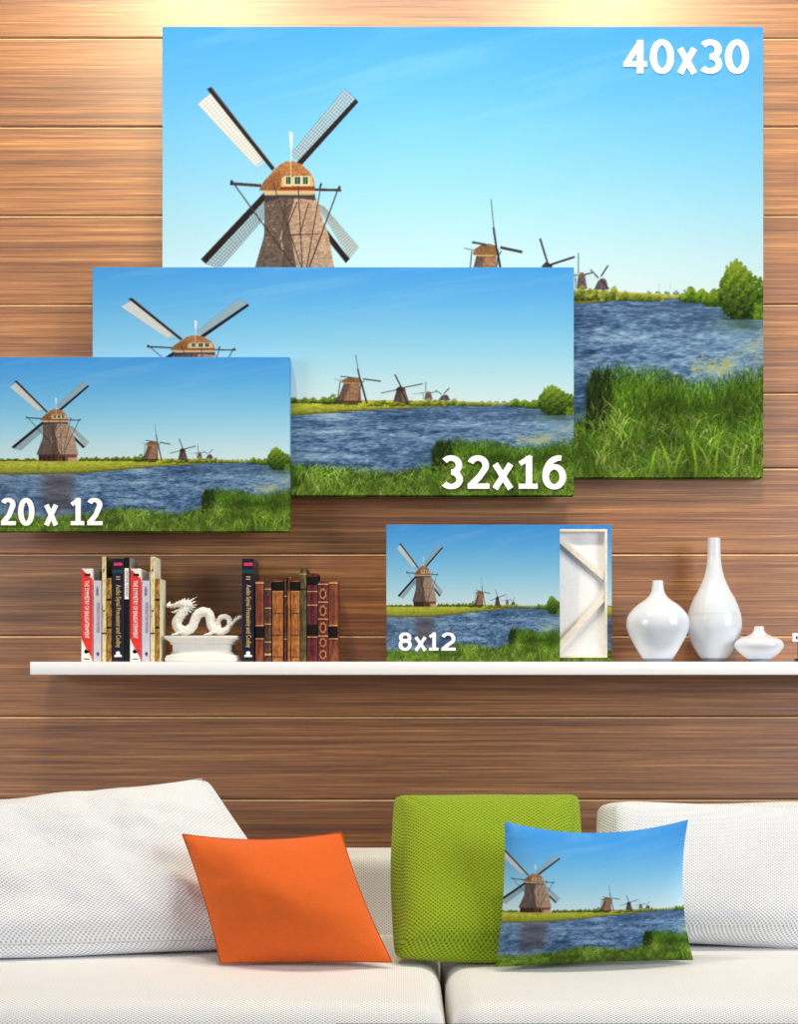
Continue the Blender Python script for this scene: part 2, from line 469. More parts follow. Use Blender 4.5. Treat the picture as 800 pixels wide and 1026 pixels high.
def tube(bm, pts, rads, n=14, cap=True):
    pts = [Vector(p) for p in pts]
    rings = []; up = Vector((0, 1, 0))
    for i, p in enumerate(pts):
        t = (pts[min(i + 1, len(pts) - 1)] - pts[max(i - 1, 0)]).normalized()
        a = t.cross(up)
        if a.length < 1e-4: a = t.cross(Vector((1, 0, 0)))
        a.normalize(); b = t.cross(a).normalized()
        r = rads[i]
        ra, rb = (r if isinstance(r, tuple) else (r, r))
        rings.append([bm.verts.new(p + a * (ra * math.cos(2 * PI * k / n)) + b * (rb * math.sin(2 * PI * k / n))) for k in range(n)])
    for i in range(len(rings) - 1):
        for k in range(n):
            bm.faces.new((rings[i][k], rings[i][(k + 1) % n], rings[i + 1][(k + 1) % n], rings[i + 1][k]))
    if cap:
        bm.faces.new(rings[0][::-1]); bm.faces.new(rings[-1])


# ---------------------------------------------------------------- materials
class NT:
    def __init__(self, name):
        self.m = bpy.data.materials.new(name); self.m.use_nodes = True
        self.t = self.m.node_tree; self.n = self.t.nodes
        self.b = self.n['Principled BSDF']

    def node(self, ty, **kw):
        x = self.n.new(ty)
        for k, v in kw.items():
            if k.startswith('i_'):
                x.inputs[int(k[2:])].default_value = v
            else:
                setattr(x, k, v)
        return x

    def l(self, a, b):
        self.t.links.new(a, b)

    def math(self, op, a, b=None, c=None):
        x = self.n.new('ShaderNodeMath'); x.operation = op
        for i, v in enumerate((a, b, c)):
            if v is None: continue
            if hasattr(v, 'is_output'): self.l(v, x.inputs[i])
            else: x.inputs[i].default_value = v
        return x.outputs[0]

    def ramp(self, fac, stops):
        r = self.n.new('ShaderNodeValToRGB'); self.l(fac, r.inputs[0])
        e = r.color_ramp.elements
        while len(e) > 1: e.remove(e[-1])
        e[0].position = stops[0][0]; e[0].color = (*lin(stops[0][1]), 1)
        for p, c in stops[1:]:
            x = e.new(p); x.color = (*lin(c), 1)
        return r.outputs[0]

    def set(self, **kw):
        for k, v in kw.items():
            self.b.inputs[k.replace('_', ' ')].default_value = v

    def bump(self, h, strength, dist):
        b = self.n.new('ShaderNodeBump'); b.inputs['Strength'].default_value = strength; b.inputs['Distance'].default_value = dist
        self.l(h, b.inputs['Height']); self.l(b.outputs[0], self.b.inputs['Normal'])


def lin(c):
    return tuple((x / 12.92 if x <= .04045 else ((x + .055) / 1.055) ** 2.4) for x in (v / 255. for v in c[:3]))


def plain(name, c, rough=.5, spec=.5, noise=.06, nscale=30., metal=0.):
    t = NT(name)
    tc = t.node('ShaderNodeTexCoord'); nz = t.node('ShaderNodeTexNoise')
    nz.inputs['Scale'].default_value = nscale; nz.inputs['Detail'].default_value = 4
    t.l(tc.outputs['Object'], nz.inputs['Vector'])
    a = tuple(max(0, v * (1 - noise)) for v in c); b = tuple(min(255, v * (1 + noise)) for v in c)
    t.l(t.ramp(nz.outputs[0], [(.3, a), (.7, b)]), t.b.inputs['Base Color'])
    t.set(Roughness=rough, Specular_IOR_Level=spec, Metallic=metal)
    return t.m


def wood_wall(name):
    t = NT(name)
    tc = t.node('ShaderNodeTexCoord')
    at = t.node('ShaderNodeAttribute', attribute_name='plank')
    sep = t.node('ShaderNodeSeparateXYZ'); t.l(tc.outputs['Object'], sep.inputs[0])
    off = t.math('MULTIPLY', at.outputs['Fac'], 37.)
    cmb = t.node('ShaderNodeCombineXYZ')
    t.l(t.math('ADD', sep.outputs[0], off), cmb.inputs[0]); t.l(sep.outputs[1], cmb.inputs[1]); t.l(t.math('ADD', sep.outputs[2], off), cmb.inputs[2])
    def nz(sx, sz, det, dist=0.):
        mp = t.node('ShaderNodeMapping'); mp.inputs['Scale'].default_value = (sx, 1, sz)
        t.l(cmb.outputs[0], mp.inputs[0])
        n = t.node('ShaderNodeTexNoise'); n.inputs['Scale'].default_value = 1; n.inputs['Detail'].default_value = det
        n.inputs['Distortion'].default_value = dist; n.inputs['Roughness'].default_value = .6
        t.l(mp.outputs[0], n.inputs['Vector'])
        return n.outputs[0]
    a = nz(.45, 30, 5, .15)      # broad bands
    b = nz(2.2, 230, 4)        # fine grain
    c = nz(9, 520, 2)         # pores
    s = t.math('ADD', t.math('MULTIPLY', a, .30), t.math('MULTIPLY', b, .46))
    s = t.math('ADD', s, t.math('MULTIPLY', c, .24))
    col = t.ramp(s, [(.37, WOOD[0]), (.445, WOOD[1]), (.50, WOOD[2]), (.565, WOOD[3]), (.64, WOOD[4])])
    hsv = t.node('ShaderNodeHueSaturation')
    t.l(t.math('ADD', .92, t.math('MULTIPLY', at.outputs['Fac'], .16)), hsv.inputs['Value'])
    t.l(col, hsv.inputs['Color'])
    t.l(hsv.outputs[0], t.b.inputs['Base Color'])
    t.l(t.math('ADD', WALL_ROUGH, t.math('MULTIPLY', b, .12)), t.b.inputs['Roughness'])
    t.set(Specular_IOR_Level=WALL_SPEC, IOR=1.7)
    t.bump(s, .25, .002)
    return t.m


def weave(name, lo, hi, a=.0085, b=.0062, depth=.0012, rough=.9, irr=0., fine=0.):
    """Knobbly cloth from UVs in metres."""
    t = NT(name)
    uv = t.node('ShaderNodeUVMap', uv_map='UVMap'); sep = t.node('ShaderNodeSeparateXYZ')
    v = uv.outputs[0]
    if irr:
        n = t.node('ShaderNodeTexNoise'); n.inputs['Scale'].default_value = 90
        t.l(uv.outputs[0], n.inputs['Vector'])
        mx = t.node('ShaderNodeMixRGB', blend_type='ADD'); mx.inputs[0].default_value = irr
        t.l(uv.outputs[0], mx.inputs[1]); t.l(n.outputs[1], mx.inputs[2]); v = mx.outputs[0]
    t.l(v, sep.inputs[0])
    su = t.math('SINE', t.math('MULTIPLY', sep.outputs[0], 2 * PI / a))
    sv = t.math('SINE', t.math('MULTIPLY', sep.outputs[1], 2 * PI / b))
    h = t.math('ADD', t.math('MULTIPLY', t.math('MULTIPLY', su, sv), .5), .5)
    if fine:
        n2 = t.node('ShaderNodeTexNoise'); n2.inputs['Scale'].default_value = 420; n2.inputs['Detail'].default_value = 2
        t.l(uv.outputs[0], n2.inputs['Vector'])
        h = t.math('ADD', t.math('MULTIPLY', h, 1 - fine), t.math('MULTIPLY', n2.outputs[0], fine))
    t.l(t.ramp(h, [(.08, lo), (.62, hi)]), t.b.inputs['Base Color'])
    t.set(Roughness=rough, Specular_IOR_Level=.15)
    t.b.inputs['Sheen Weight'].default_value = .08
    t.bump(h, .6, depth)
    return t.m


def print_mat(name, k, weave_amp=.03):
    t = NT(name)
    ca = t.node('ShaderNodeVertexColor', layer_name='print')
    mul = t.node('ShaderNodeVectorMath', operation='SCALE'); mul.inputs['Scale'].default_value = k
    t.l(ca.outputs[0], mul.inputs[0]); t.l(mul.outputs[0], t.b.inputs['Base Color'])
    t.set(Roughness=.85, Specular_IOR_Level=.08)
    tc = t.node('ShaderNodeTexCoord'); n = t.node('ShaderNodeTexNoise'); n.inputs['Scale'].default_value = 500
    t.l(tc.outputs['Object'], n.inputs['Vector']); t.bump(n.outputs[0], .15, .0005)
    return t.m


# ---------------------------------------------------------------- shape builders
def rounded_box(cx, cy, cz, sx, sy, sz, r, n=18, crown=0., front_sag=0.):
    """Upholstered block: grid-faced box with rounded edges, crowned top, metre UVs."""
    vs = []; uv = []; fs = []
    h = (sx / 2, sy / 2, sz / 2)
    for ax in range(3):
        for sg in (-1, 1):
            u_, v_ = [(1, 2), (2, 0), (0, 1)][ax]
            base = len(vs)
            gu = [math.copysign(1 - (1 - abs(k)) ** 1.8, k) for k in np.linspace(-1, 1, n + 1)]
            for a in gu:
                for b in gu:
                    p = [0, 0, 0]; p[ax] = sg * h[ax]; p[u_] = a * h[u_]; p[v_] = b * h[v_]
                    q = [max(-(h[i] - r), min(h[i] - r, p[i])) for i in range(3)]
                    d = Vector([p[i] - q[i] for i in range(3)])
                    if d.length > 1e-9: d.normalize()
                    w = [q[i] + d[i] * r for i in range(3)]
                    if w[2] > 0:
                        w[2] += crown * (1 - (w[0] / h[0]) ** 2) * (1 - (w[1] / h[1]) ** 4)
                    vs.append((cx + w[0], cy + w[1], cz + w[2]))
                    uv.append((p[0], p[1]) if ax == 2 else ((p[0], p[2] - h[1] - h[2]) if ax == 1 else (p[1], p[2])))
            for i in range(n):
                for j in range(n):
                    a = base + i * (n + 1) + j
                    f = (a, a + n + 1, a + n + 2, a + 1)
                    fs.append(f if sg > 0 else f[::-1])
    me = mesh_from(vs, fs, uv)
    bm = bmesh.new(); bm.from_mesh(me)
    bmesh.ops.remove_doubles(bm, verts=bm.verts, dist=1e-5)
    bm.to_mesh(me); bm.free()
    me.polygons.foreach_set('use_smooth', np.ones(len(me.polygons), bool))
    return me


def cushion(TL, TR, BR, BL, depth, nx=80, ny=60, corner=0., pw=(4., .5), bow=(0, 0, 0, 0), wrinkle=0., pic=None, boxy=0., seed=0, ears=0.):
    """Stuffed cushion between four world corners (front-facing). bow = inward bow of top, right, bottom, left edges (m).
    boxy = half thickness kept at the rim."""
    TL, TR, BR, BL = map(Vector, (TL, TR, BR, BL))
    W = ((TR - TL).length + (BR - BL).length) / 2; H = ((TL - BL).length + (TR - BR).length) / 2
    nrm = ((TR - TL) + (BR - BL)).cross((TL - BL) + (TR - BR)).normalized()
    if nrm.y > 0: nrm = -nrm
    ex = ((TR - TL) + (BR - BL)).normalized(); ez = ((TL - BL) + (TR - BR)).normalized()
    ks = np.sin(np.linspace(-1, 1, nx + 1) * PI / 2); kt = np.sin(np.linspace(-1, 1, ny + 1) * PI / 2)
    vs = []; uv = []; cols = []
    idx = {}
    for side in (1, -1):
        for j, t in enumerate(kt):
            for i, s in enumerate(ks):
                border = i in (0, nx) or j in (0, ny)
                if side == -1 and border and not boxy:
                    idx[(side, i, j)] = idx[(1, i, j)]; continue
                m = max(abs(s), abs(t))
                if corner and m > 1e-6:
                    # round the outline's corners
                    q = (abs(s) ** corner + abs(t) ** corner) ** (1 / corner)
                    k = m / q
                else:
                    k = 1
                s2, t2 = s * k, t * k
                a = (s2 + 1) / 2; b = (t2 + 1) / 2
                p = (BL * (1 - a) + BR * a) * (1 - b) + (TL * (1 - a) + TR * a) * b
                p = p - ez * (bow[0] * (1 - s2 * s2) * b ** 2) - ex * (bow[1] * (1 - t2 * t2) * a ** 2) + ez * (bow[2] * (1 - s2 * s2) * (1 - b) ** 2) + ex * (bow[3] * (1 - t2 * t2) * (1 - a) ** 2)
                prof = max(0, 1 - abs(s) ** pw[0]) ** pw[1] * max(0, 1 - abs(t) ** pw[0]) ** pw[1]
                th = boxy + (depth / 2 - boxy) * prof
                if wrinkle:
                    x_, y_ = s * W * 4, t * H * 4
                    th += wrinkle * prof * (fbm(x_ + seed, y_ + 3 * side, seed, 3) - .5) * 2
                    rad = fbm(s * 3 + 7 + seed, t * 3 + 5, seed + 2, 2) - .5
                    th += wrinkle * .8 * rad * (1 - prof) * prof * 3
                idx[(side, i, j)] = len(vs)
                vs.append(p + nrm * (side * th))
                uv.append((s2 * W / 2, t2 * H / 2 + side * 3))
                if pic is not None:
                    cols.append((a, 1 - b))
    fs = []
    for side in (1, -1):
        for j in range(ny):
            for i in range(nx):
                f = [idx[(side, i, j)], idx[(side, i + 1, j)], idx[(side, i + 1, j + 1)], idx[(side, i, j + 1)]]
                f = list(dict.fromkeys(f))
                if len(f) >= 3: fs.append(f if side == 1 else f[::-1])
    if boxy:
        ring = [(i, 0) for i in range(nx)] + [(nx, j) for j in range(ny)] + [(i, ny) for i in range(nx, 0, -1)] + [(0, j) for j in range(ny, 0, -1)]
        K = 8; prev = [idx[(1, i, j)] for i, j in ring]
        c = (TL + TR + BR + BL) / 4
        L = len(ring)
        for k in range(1, K + 1):
            if k == K:
                cur = [idx[(-1, i, j)] for i, j in ring]
            else:
                cur = []
                for q, (i, j) in enumerate(ring):
                    pf = Vector(vs[idx[(1, i, j)]]); pb = Vector(vs[idx[(-1, i, j)]])
                    f = k / K; o = (pf - c); o = (o - nrm * o.dot(nrm)).normalized()
                    cur.append(len(vs))
                    vs.append(pf * (1 - f) + pb * f + o * (boxy * .75 * math.sin(PI * f)))
                    u0 = uv[idx[(1, i, j)]]
                    uv.append((u0[0] + f * boxy * 2 * (1 if i == nx else -1 if i == 0 else 0), u0[1] + f * boxy * 2 * (1 if j == ny else -1 if j == 0 else 0)))
                    if pic is not None: cols.append(cols[idx[(1, i, j)]])
            for q in range(L):
                a, b = prev[q], prev[(q + 1) % L]; c2, d = cur[(q + 1) % L], cur[q]
                fs.append((a, d, c2, b))
            prev = cur
    cc = None
    if pic is not None:
        ua, ub, va, vb = pic
        c = np.array(cols); u = ua + (ub - ua) * c[:, 0]; v = va + (vb - va) * c[:, 1]
        cc = sample_pic(u, v, np.full(len(u), .0022), np.full(len(u), .003))
    me = mesh_from(vs, fs, uv, cc)
    bm = bmesh.new(); bm.from_mesh(me); bmesh.ops.recalc_face_normals(bm, faces=bm.faces); bm.to_mesh(me); bm.free()
    me.polygons.foreach_set('use_smooth', np.ones(len(me.polygons), bool))
    return me


def rim_path(TL, TR, BR, BL, bow, off=0., n=40):
    TL, TR, BR, BL = map(Vector, (TL, TR, BR, BL))
    ex = ((TR - TL) + (BR - BL)).normalized(); ez = ((TL - BL) + (TR - BR)).normalized()
    nrm = ex.cross(ez).normalized()
    if nrm.y > 0: nrm = -nrm
    def pt(s, t):
        a = (s + 1) / 2; b = (t + 1) / 2
        p = (BL * (1 - a) + BR * a) * (1 - b) + (TL * (1 - a) + TR * a) * b
        p = p - ez * (bow[0] * (1 - s * s) * b ** 2) - ex * (bow[1] * (1 - t * t) * a ** 2) + ez * (bow[2] * (1 - s * s) * (1 - b) ** 2) + ex * (bow[3] * (1 - t * t) * (1 - a) ** 2)
        return p + nrm * off
    out = [pt(-1 + 2 * k / n, 1) for k in range(n)] + [pt(1, 1 - 2 * k / n) for k in range(n)] + [pt(1 - 2 * k / n, -1) for k in range(n)] + [pt(-1, -1 + 2 * k / n) for k in range(n + 1)]
    return out


def print_canvas(name, px0, px1, py0, py1, d, thick, res, mat, u=(0, 1), back=False):
    """A wrapped canvas: printed front, printed sides, printed fold on the back. Local origin at its centre, front towards -y."""
    a = P(px0, py1, d); b = P(px1, py0, d)
    W = b.x - a.x; H = b.z - a.z
    nx, ny = res
    gx = np.linspace(0, 1, nx); gy = np.linspace(0, 1, ny)
    U, V = np.meshgrid(gx, gy)
    X = (U - .5) * W; Z = (.5 - V) * H
    verts = np.stack([X, np.zeros_like(X), Z], -1).reshape(-1, 3)
    uu = u[0] + (u[1] - u[0]) * U.ravel()
    cols = sample_pic(uu, V.ravel(), np.full(uu.shape, .5 / (nx - 1)), np.full(uu.shape, .5 / (ny - 1)))
    i = np.arange(nx - 1)[None, :] + np.arange(ny - 1)[:, None] * nx
    i = i.ravel()
    faces = np.stack([i + nx, i + nx + 1, i + 1, i], -1)
    ring = list(range(nx)) + [nx * (k + 1) - 1 for k in range(1, ny)] + [nx * (ny - 1) + k for k in range(nx - 2, -1, -1)] + [nx * k for k in range(ny - 2, 0, -1)]
    vs = [verts]; cs = [cols]; prev = np.array(ring); n0 = len(verts); L = len(ring); fl = [faces]
    fold = .011
    rv = verts[ring]
    for y, inset in ((.0012, -.0008), (thick - .0012, -.0008), (thick, 0.), (thick, fold)):
        q = rv.copy(); q[:, 1] = y
        q[:, 0] = np.clip(q[:, 0], -W / 2 + inset, W / 2 - inset) if inset > 0 else q[:, 0] * (1 - inset * 2 / W)
        q[:, 2] = np.clip(q[:, 2], -H / 2 + inset, H / 2 - inset) if inset > 0 else q[:, 2] * (1 - inset * 2 / H)
        vs.append(q); cs.append(cols[ring])
        cur = np.arange(L) + n0; n0 += L
        nxt = lambda r: np.roll(r, -1)
        fl.append(np.stack([prev, nxt(prev), nxt(cur), cur], -1)); prev = cur
    me = mesh_from(np.concatenate(vs), np.concatenate(fl), None, np.concatenate(cs), False)
    o = link(name, me, mat)
    o.location = ((a.x + b.x) / 2, d, (a.z + b.z) / 2)
    return o, W, H


def stretcher(parent, W, H, thick, mwood, mcloth, braces=False):
    w = .032; e = .0115
    y0, y1 = .006, thick - .0004
    bars = [(-W / 2 + .002, -W / 2 + w, -H / 2 + .002, H / 2 - .002), (W / 2 - w, W / 2 - .002, -H / 2 + .002, H / 2 - .002),
            (-W / 2 + w, W / 2 - w, H / 2 - w, H / 2 - .002), (-W / 2 + w, W / 2 - w, -H / 2 + .002, -H / 2 + w)]
    for x0, x1, z0, z1 in bars:
        box('stretcher_bar', x0, x1, y0, y1 - .0006, z0, z1, mwood, parent)
    box('canvas_back', -W / 2 + .002, W / 2 - .002, .002, .0055, -H / 2 + .002, H / 2 - .002, mcloth, parent)


# glyph strokes for the size lettering: unit height, width w
def glyph(ch, w, hgt, st):
    """list of closed polygons (x, y up); st = stem width"""
    out = []
    def strip(pts, hw):
        n = len(pts); L = []; R = []
        closed = abs(pts[0][0] - pts[-1][0]) + abs(pts[0][1] - pts[-1][1]) < 1e-6
        if closed: pts = pts[:-1]; n -= 1
        for i in range(n):
            if closed: (x0, y0), (x1, y1) = pts[i - 1], pts[(i + 1) % n]
            else: (x0, y0), (x1, y1) = pts[max(i - 1, 0)], pts[min(i + 1, n - 1)]
            dx, dy = x1 - x0, y1 - y0; l = math.hypot(dx, dy) or 1
            h = hw if not callable(hw) else hw(dx / l, dy / l)
            L.append((pts[i][0] - dy / l * h, pts[i][1] + dx / l * h)); R.append((pts[i][0] + dy / l * h, pts[i][1] - dx / l * h))
        out.append((L, R, closed))
    hs = lambda dx, dy: st / 2 * (.78 + .22 * abs(dy))
    def arc(cx, cy, rx, ry, a0, a1, n=20):
        return [(cx + rx * math.cos(math.radians(a0 + (a1 - a0) * k / n)), cy + ry * math.sin(math.radians(a0 + (a1 - a0) * k / n))) for k in range(n + 1)]
    s2 = st / 2; q = st * .39
    H_ = hgt
    if ch == '0': strip(arc(w / 2, H_ / 2, w / 2 - s2, H_ / 2 - q, 0, 360, 44), hs)
    elif ch == '1':
        m = w * .56
        strip([(m, 0), (m, H_)], s2); strip([(w * .04, q), (w, q)], q)
        strip([(m + s2 * .6, H_ * .97), (w * .1, H_ * .76)], q)
    elif ch == '2':
        rx = w / 2 - s2
        strip(arc(w / 2 - .02 * w, H_ - q - rx * .95, rx, rx * .95, 158, -28, 22) + [(w * .55, H_ * .36), (w * .14, q * 1.2)], hs)
        strip([(.02 * w, q), (w, q)], q)
    elif ch == '3':
        r1 = (H_ / 2 - q) / 2
        strip(arc(w * .44, H_ - q - r1, w * .56 - s2 - .03 * w, r1, 145, -90, 24), hs)
        strip(arc(w * .44, q + r1, w * .56 - s2, r1, 90, -145, 24), hs)
    elif ch == '4':
        m = w * .70
        strip([(m, 0), (m, H_)], s2); strip([(0, H_ * .27), (w, H_ * .27)], q)
        strip([(m, H_ - q), (q, H_ * .28)], q * 1.05)
    elif ch == '6':
        r = H_ * .32 - q * .3
        strip(arc(w / 2, r + q * .9, w / 2 - s2, r, 0, 360, 36), hs)
        strip(arc(w * .5 + w * .22, H_ * .40, w * .72 - s2, H_ * .6 - q, 82, 180, 20), hs)
    elif ch == '8':
        r1 = H_ * .25 - q * .55; r2 = H_ * .28 - q * .5
        strip(arc(w / 2, H_ - q - r1, w / 2 - s2 - .03 * w, r1, 0, 360, 32), hs)
        strip(arc(w / 2, q + r2, w / 2 - s2, r2, 0, 360, 32), hs)
    elif ch == 'x':
        e = st * .55
        strip([(e, H_), (w - e, 0)], s2 * .92); strip([(w - e, H_), (e, 0)], s2 * .92)
    return out


def lettering(name, items, d, mat, parent, th=.003):
    """items: (char, px_left, px_right, py_top, py_bottom, stem px)"""
    bm = bmesh.new()
    for ch, xl, xr, yt, yb, st in items:
        for k, (L, R, closed) in enumerate(glyph(ch, xr - xl, yb - yt, st)):
            n = len(L); y_ = -th - k * .00015
            mk = lambda q, y: [bm.verts.new(P(xl + x, yb - z, d) + Vector((0, y, 0))) for x, z in q]
            fl, fr, bl_, br = mk(L, y_), mk(R, y_), mk(L, -.0001), mk(R, -.0001)
            for i in range(n if closed else n - 1):
                j = (i + 1) % n
                bm.faces.new((fl[i], fl[j], fr[j], fr[i])); bm.faces.new((fl[i], bl_[i], bl_[j], fl[j])); bm.faces.new((fr[i], fr[j], br[j], br[i]))
            if not closed:
                bm.faces.new((fl[0], fr[0], br[0], bl_[0])); bm.faces.new((fl[-1], bl_[-1], br[-1], fr[-1]))
    bmesh.ops.recalc_face_normals(bm, faces=bm.faces)
    o = link(name, finish(bm, False), mat, None)
    o.parent = parent
    o.matrix_parent_inverse = Matrix.Translation(-Vector(parent.location))
    return o


def text_mesh(name, s, size, loc, rot, mat, parent, xs=1., bold=0.):
    c = bpy.data.curves.new(name, 'FONT'); c.body = s; c.size = size; c.align_x = 'CENTER'; c.align_y = 'CENTER'
    c.offset = bold; c.extrude = .0001
    t = bpy.data.objects.new('tmp', c); COL.objects.link(t)
    dg = bpy.context.evaluated_depsgraph_get(); dg.update()
    me = bpy.data.meshes.new_from_object(t.evaluated_get(dg))
    bpy.data.objects.remove(t)
    w = max(v.co.x for v in me.vertices) - min(v.co.x for v in me.vertices)
    M = Matrix.Translation(loc) @ rot @ Matrix.Diagonal((xs, 1, 1, 1))
    me.transform(M)
    me.materials.clear()
    return link(name, me, mat, parent), w * xs
# ---------------------------------------------------------------- settings
WOOD = [(96, 50, 18), (126, 72, 28), (150, 92, 40), (174, 114, 54), (210, 152, 88)]
WALL_SPEC = 1.0
WALL_ROUGH = .42
KPRINT = .755
LW, FW, CW = 66, 146, 46
random.seed(4)


def attach(o, parent):
    """Parent a world-space mesh to a thing that stands at its own base."""
    o.parent = parent
    o.matrix_parent_inverse = Matrix.Translation(-Vector(parent.location))
    return o


M = {}
M['wall'] = wood_wall('lacquered_wood_panel')
M['groove'] = plain('dark_groove', (52, 34, 24), .7)
M['white_lacquer'] = plain('white_lacquer', (250, 250, 252), .35, .4, .004)
M['print'] = print_mat('printed_canvas', KPRINT)
M['print_cloth'] = print_mat('printed_cushion_cloth', .90)
M['pine'] = plain('pale_pine', (230, 222, 210), .7, .2, .05, 60)
M['raw_canvas'] = plain('white_canvas_back', (240, 240, 244), .9, .1, .02, 200)
M['ink_white'] = plain('white_ink', (255, 255, 255), .6, .2, .002)
M['sofa'] = weave('white_basket_weave', (166, 169, 177), (248, 249, 252))
M['sofa_seat'] = weave('white_basket_weave_seat', (182, 182, 184), (250, 250, 250))
M['green'] = weave('green_knit', (58, 72, 6), (156, 182, 42), .0094, .0076, .0032, .95, .0030, .35)
M['orange'] = weave('orange_linen', (196, 76, 22), (230, 108, 42), .0062, .0050, .0012, .9, .0016, .5)
M['seam_orange'] = plain('orange_seam', (180, 80, 28), .9, .1)
M['seam_white'] = plain('white_seam', (196, 197, 204), .9, .1)
M['ceramic'] = plain('white_ceramic', (222, 228, 238), .16, .6, .004)
M['ceramic_band'] = plain('grey_ceramic_band', (214, 222, 232), .25, .5, .01)
M['base_reflection'] = plain('painted_base_reflection', (150, 160, 178), .2, .6, .05)  # dark reflection low on the vases, painted as a darker band
M['plaster'] = plain('white_plaster', (226, 224, 220), .55, .3, .01)
M['dark_leg'] = plain('dark_wood', (46, 34, 28), .5)
M['floor'] = plain('grey_floor', (150, 140, 130), .6, .3, .08, 4)
M['table'] = plain('dark_table', (44, 40, 46), .3, .5)

# ---------------------------------------------------------------- wall
rows = [-318, -229, -140, -51, 38, 127, 216, 305, 394, 469, 555, 637, 718, 801, 884, 967, 1050, 1066.5]
ZG = [1 + (HZ - r) * .0025 for r in rows]
bm = bmesh.new()
lay = None
vals = []
for i in range(len(ZG) - 1):
    z1, z0 = ZG[i] - .001, ZG[i + 1] + .001
    n0 = len(bm.faces)
    bbox_bm(bm, -2.3, 2.3, 3.5, 3.52, max(z0, 0), z1, .0032, 2)
    vals += [random.random()] * (len(bm.faces) - n0)
n0 = len(bm.faces)
bbox_bm(bm, -2.3, 2.3, 3.514, 3.6, 0, ZG[0])
me = finish(bm, False)
at = me.attributes.new('plank', 'FLOAT', 'FACE')
vals += [0.] * (len(me.polygons) - len(vals))
at.data.foreach_set('value', np.array(vals, np.float32))
w = link('wall_back', me, [M['wall'], M['groove'], plain('painted_groove_highlight', (236, 196, 150), .5)])
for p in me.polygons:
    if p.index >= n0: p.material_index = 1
    elif .2 < p.normal.z < .95 and p.normal.y < -.2: p.material_index = 2  # upward bevels get a paler colour: painted highlight under each groove
tag(w, 'brown lacquered wood plank wall behind the shelf and the canvases', None, None, 'structure')
f = box('floor', -2.3, 2.3, -1.5, 3.6, -.05, 0, M['floor'])
tag(f, 'plain grey floor under the sofa', None, None, 'structure')

# ---------------------------------------------------------------- hanging canvases
def hung(label, x0, x1, y0, y1, d, th, res, items, grp='windmill canvases hung on the wood wall'):
    o, W, H = print_canvas('hanging_canvas_print', x0, x1, y0, y1, d, th, res, M['print'])
    tag(o, label, 'canvas print', grp)
    stretcher(o, W, H, th, M['pine'], M['raw_canvas'])
    lettering('size_lettering', items, d, M['ink_white'], o)
    return o

hung('largest windmill canvas at the back, marked 40x30 in white in its top right corner', 163, 765, 27, 478, 3.464, .036, (720, 540), [
    ('4', 624.8, 648.6, 40.5, 73.8, 6.6), ('0', 651.5, 675.5, 40.2, 74.2, 6.6), ('x', 677.8, 699.4, 49.0, 73.8, 6.6),
    ('3', 702, 723.8, 40.2, 74.2, 6.6), ('0', 726.8, 750.6, 40.2, 74.2, 6.6)])
hung('middle wide windmill canvas marked 32x16, overlapping the largest one', 93, 575, 268, 496, 3.426, .036, (620, 300), [
    ('3', 443, 464, 456.5, 490.2, 6.6), ('2', 468.3, 490.6, 456.5, 489.8, 6.6), ('x', 492.6, 515.5, 465, 489.8, 6.6),
    ('1', 519, 539, 457, 489.8, 6.4), ('6', 543.6, 567.4, 456.5, 490.2, 6.6)])
hung('frontmost hung windmill canvas marked 20 x 12, cut off by the left edge', -7.5, 290, 358, 532, 3.388, .036, (440, 260), [
    ('2', 1, 16, 499, 526.3, 5.2), ('0', 18.4, 34.6, 499, 526.8, 5.2), ('x', 43.8, 59.2, 506, 526.3, 5.2),
    ('1', 70.6, 84.6, 499.3, 526.3, 5.2), ('2', 87.4, 103, 499, 526.3, 5.2)])

# ---------------------------------------------------------------- shelf
ZS = 1.007
xs0 = P(30, 0, 3.30).x
sh = box('wall_shelf', xs0, 1.45, 3.30, 3.5, .976, ZS, M['white_lacquer'], None, .0015, 2)
tag(sh, 'long white floating shelf on the wood wall above the sofa', 'shelf')

# small canvases standing on the shelf
o, W, H = print_canvas('small_canvas_print', 387.6, 561, 526, 663, 3.36, .021, (360, 284), M['print'])
tag(o, 'small windmill canvas marked 8x12 standing on the white shelf', 'canvas print')
stretcher(o, W, H, .021, M['pine'], M['raw_canvas'])
lettering('size_lettering', [('8', 399.5, 412.8, 633.6, 652, 3.7), ('x', 414.8, 428.4, 638.4, 651.8, 3.7), ('1', 429.6, 439.6, 633.8, 651.8, 3.6), ('2', 442.2, 456.8, 633.6, 651.8, 3.7)],
          3.36, M['ink_white'], o, .001)
o.location.z = ZS + H / 2 + .0002
o, W, H = print_canvas('reversed_canvas_print', 440, 613, 526, 663, 3.39, .021, (240, 190), M['print'])
tag(o, 'canvas turned back to front showing white back and corner braces, behind the 8x12 canvas', 'canvas print')
o.rotation_euler.z = PI
o.location.y = 3.411
o.location.z = ZS + H / 2 + .0002
inner = .010
for x0, x1, z0, z1 in ((-W / 2 + inner, -W / 2 + .016, -H / 2 + inner, H / 2 - inner), (W / 2 - .016, W / 2 - inner, -H / 2 + inner, H / 2 - inner),
                       (-W / 2 + .016, W / 2 - .016, H / 2 - .016, H / 2 - inner), (-W / 2 + .016, W / 2 - .016, -H / 2 + inner, -H / 2 + .016)):
    box('stretcher_bar', x0, x1, .004, .0216, z0, z1, M['pine'], o, .0006, 1)
box('canvas_back', -W / 2 + .002, W / 2 - .002, .001, .006, -H / 2 + .002, H / 2 - .002, M['raw_canvas'], o)
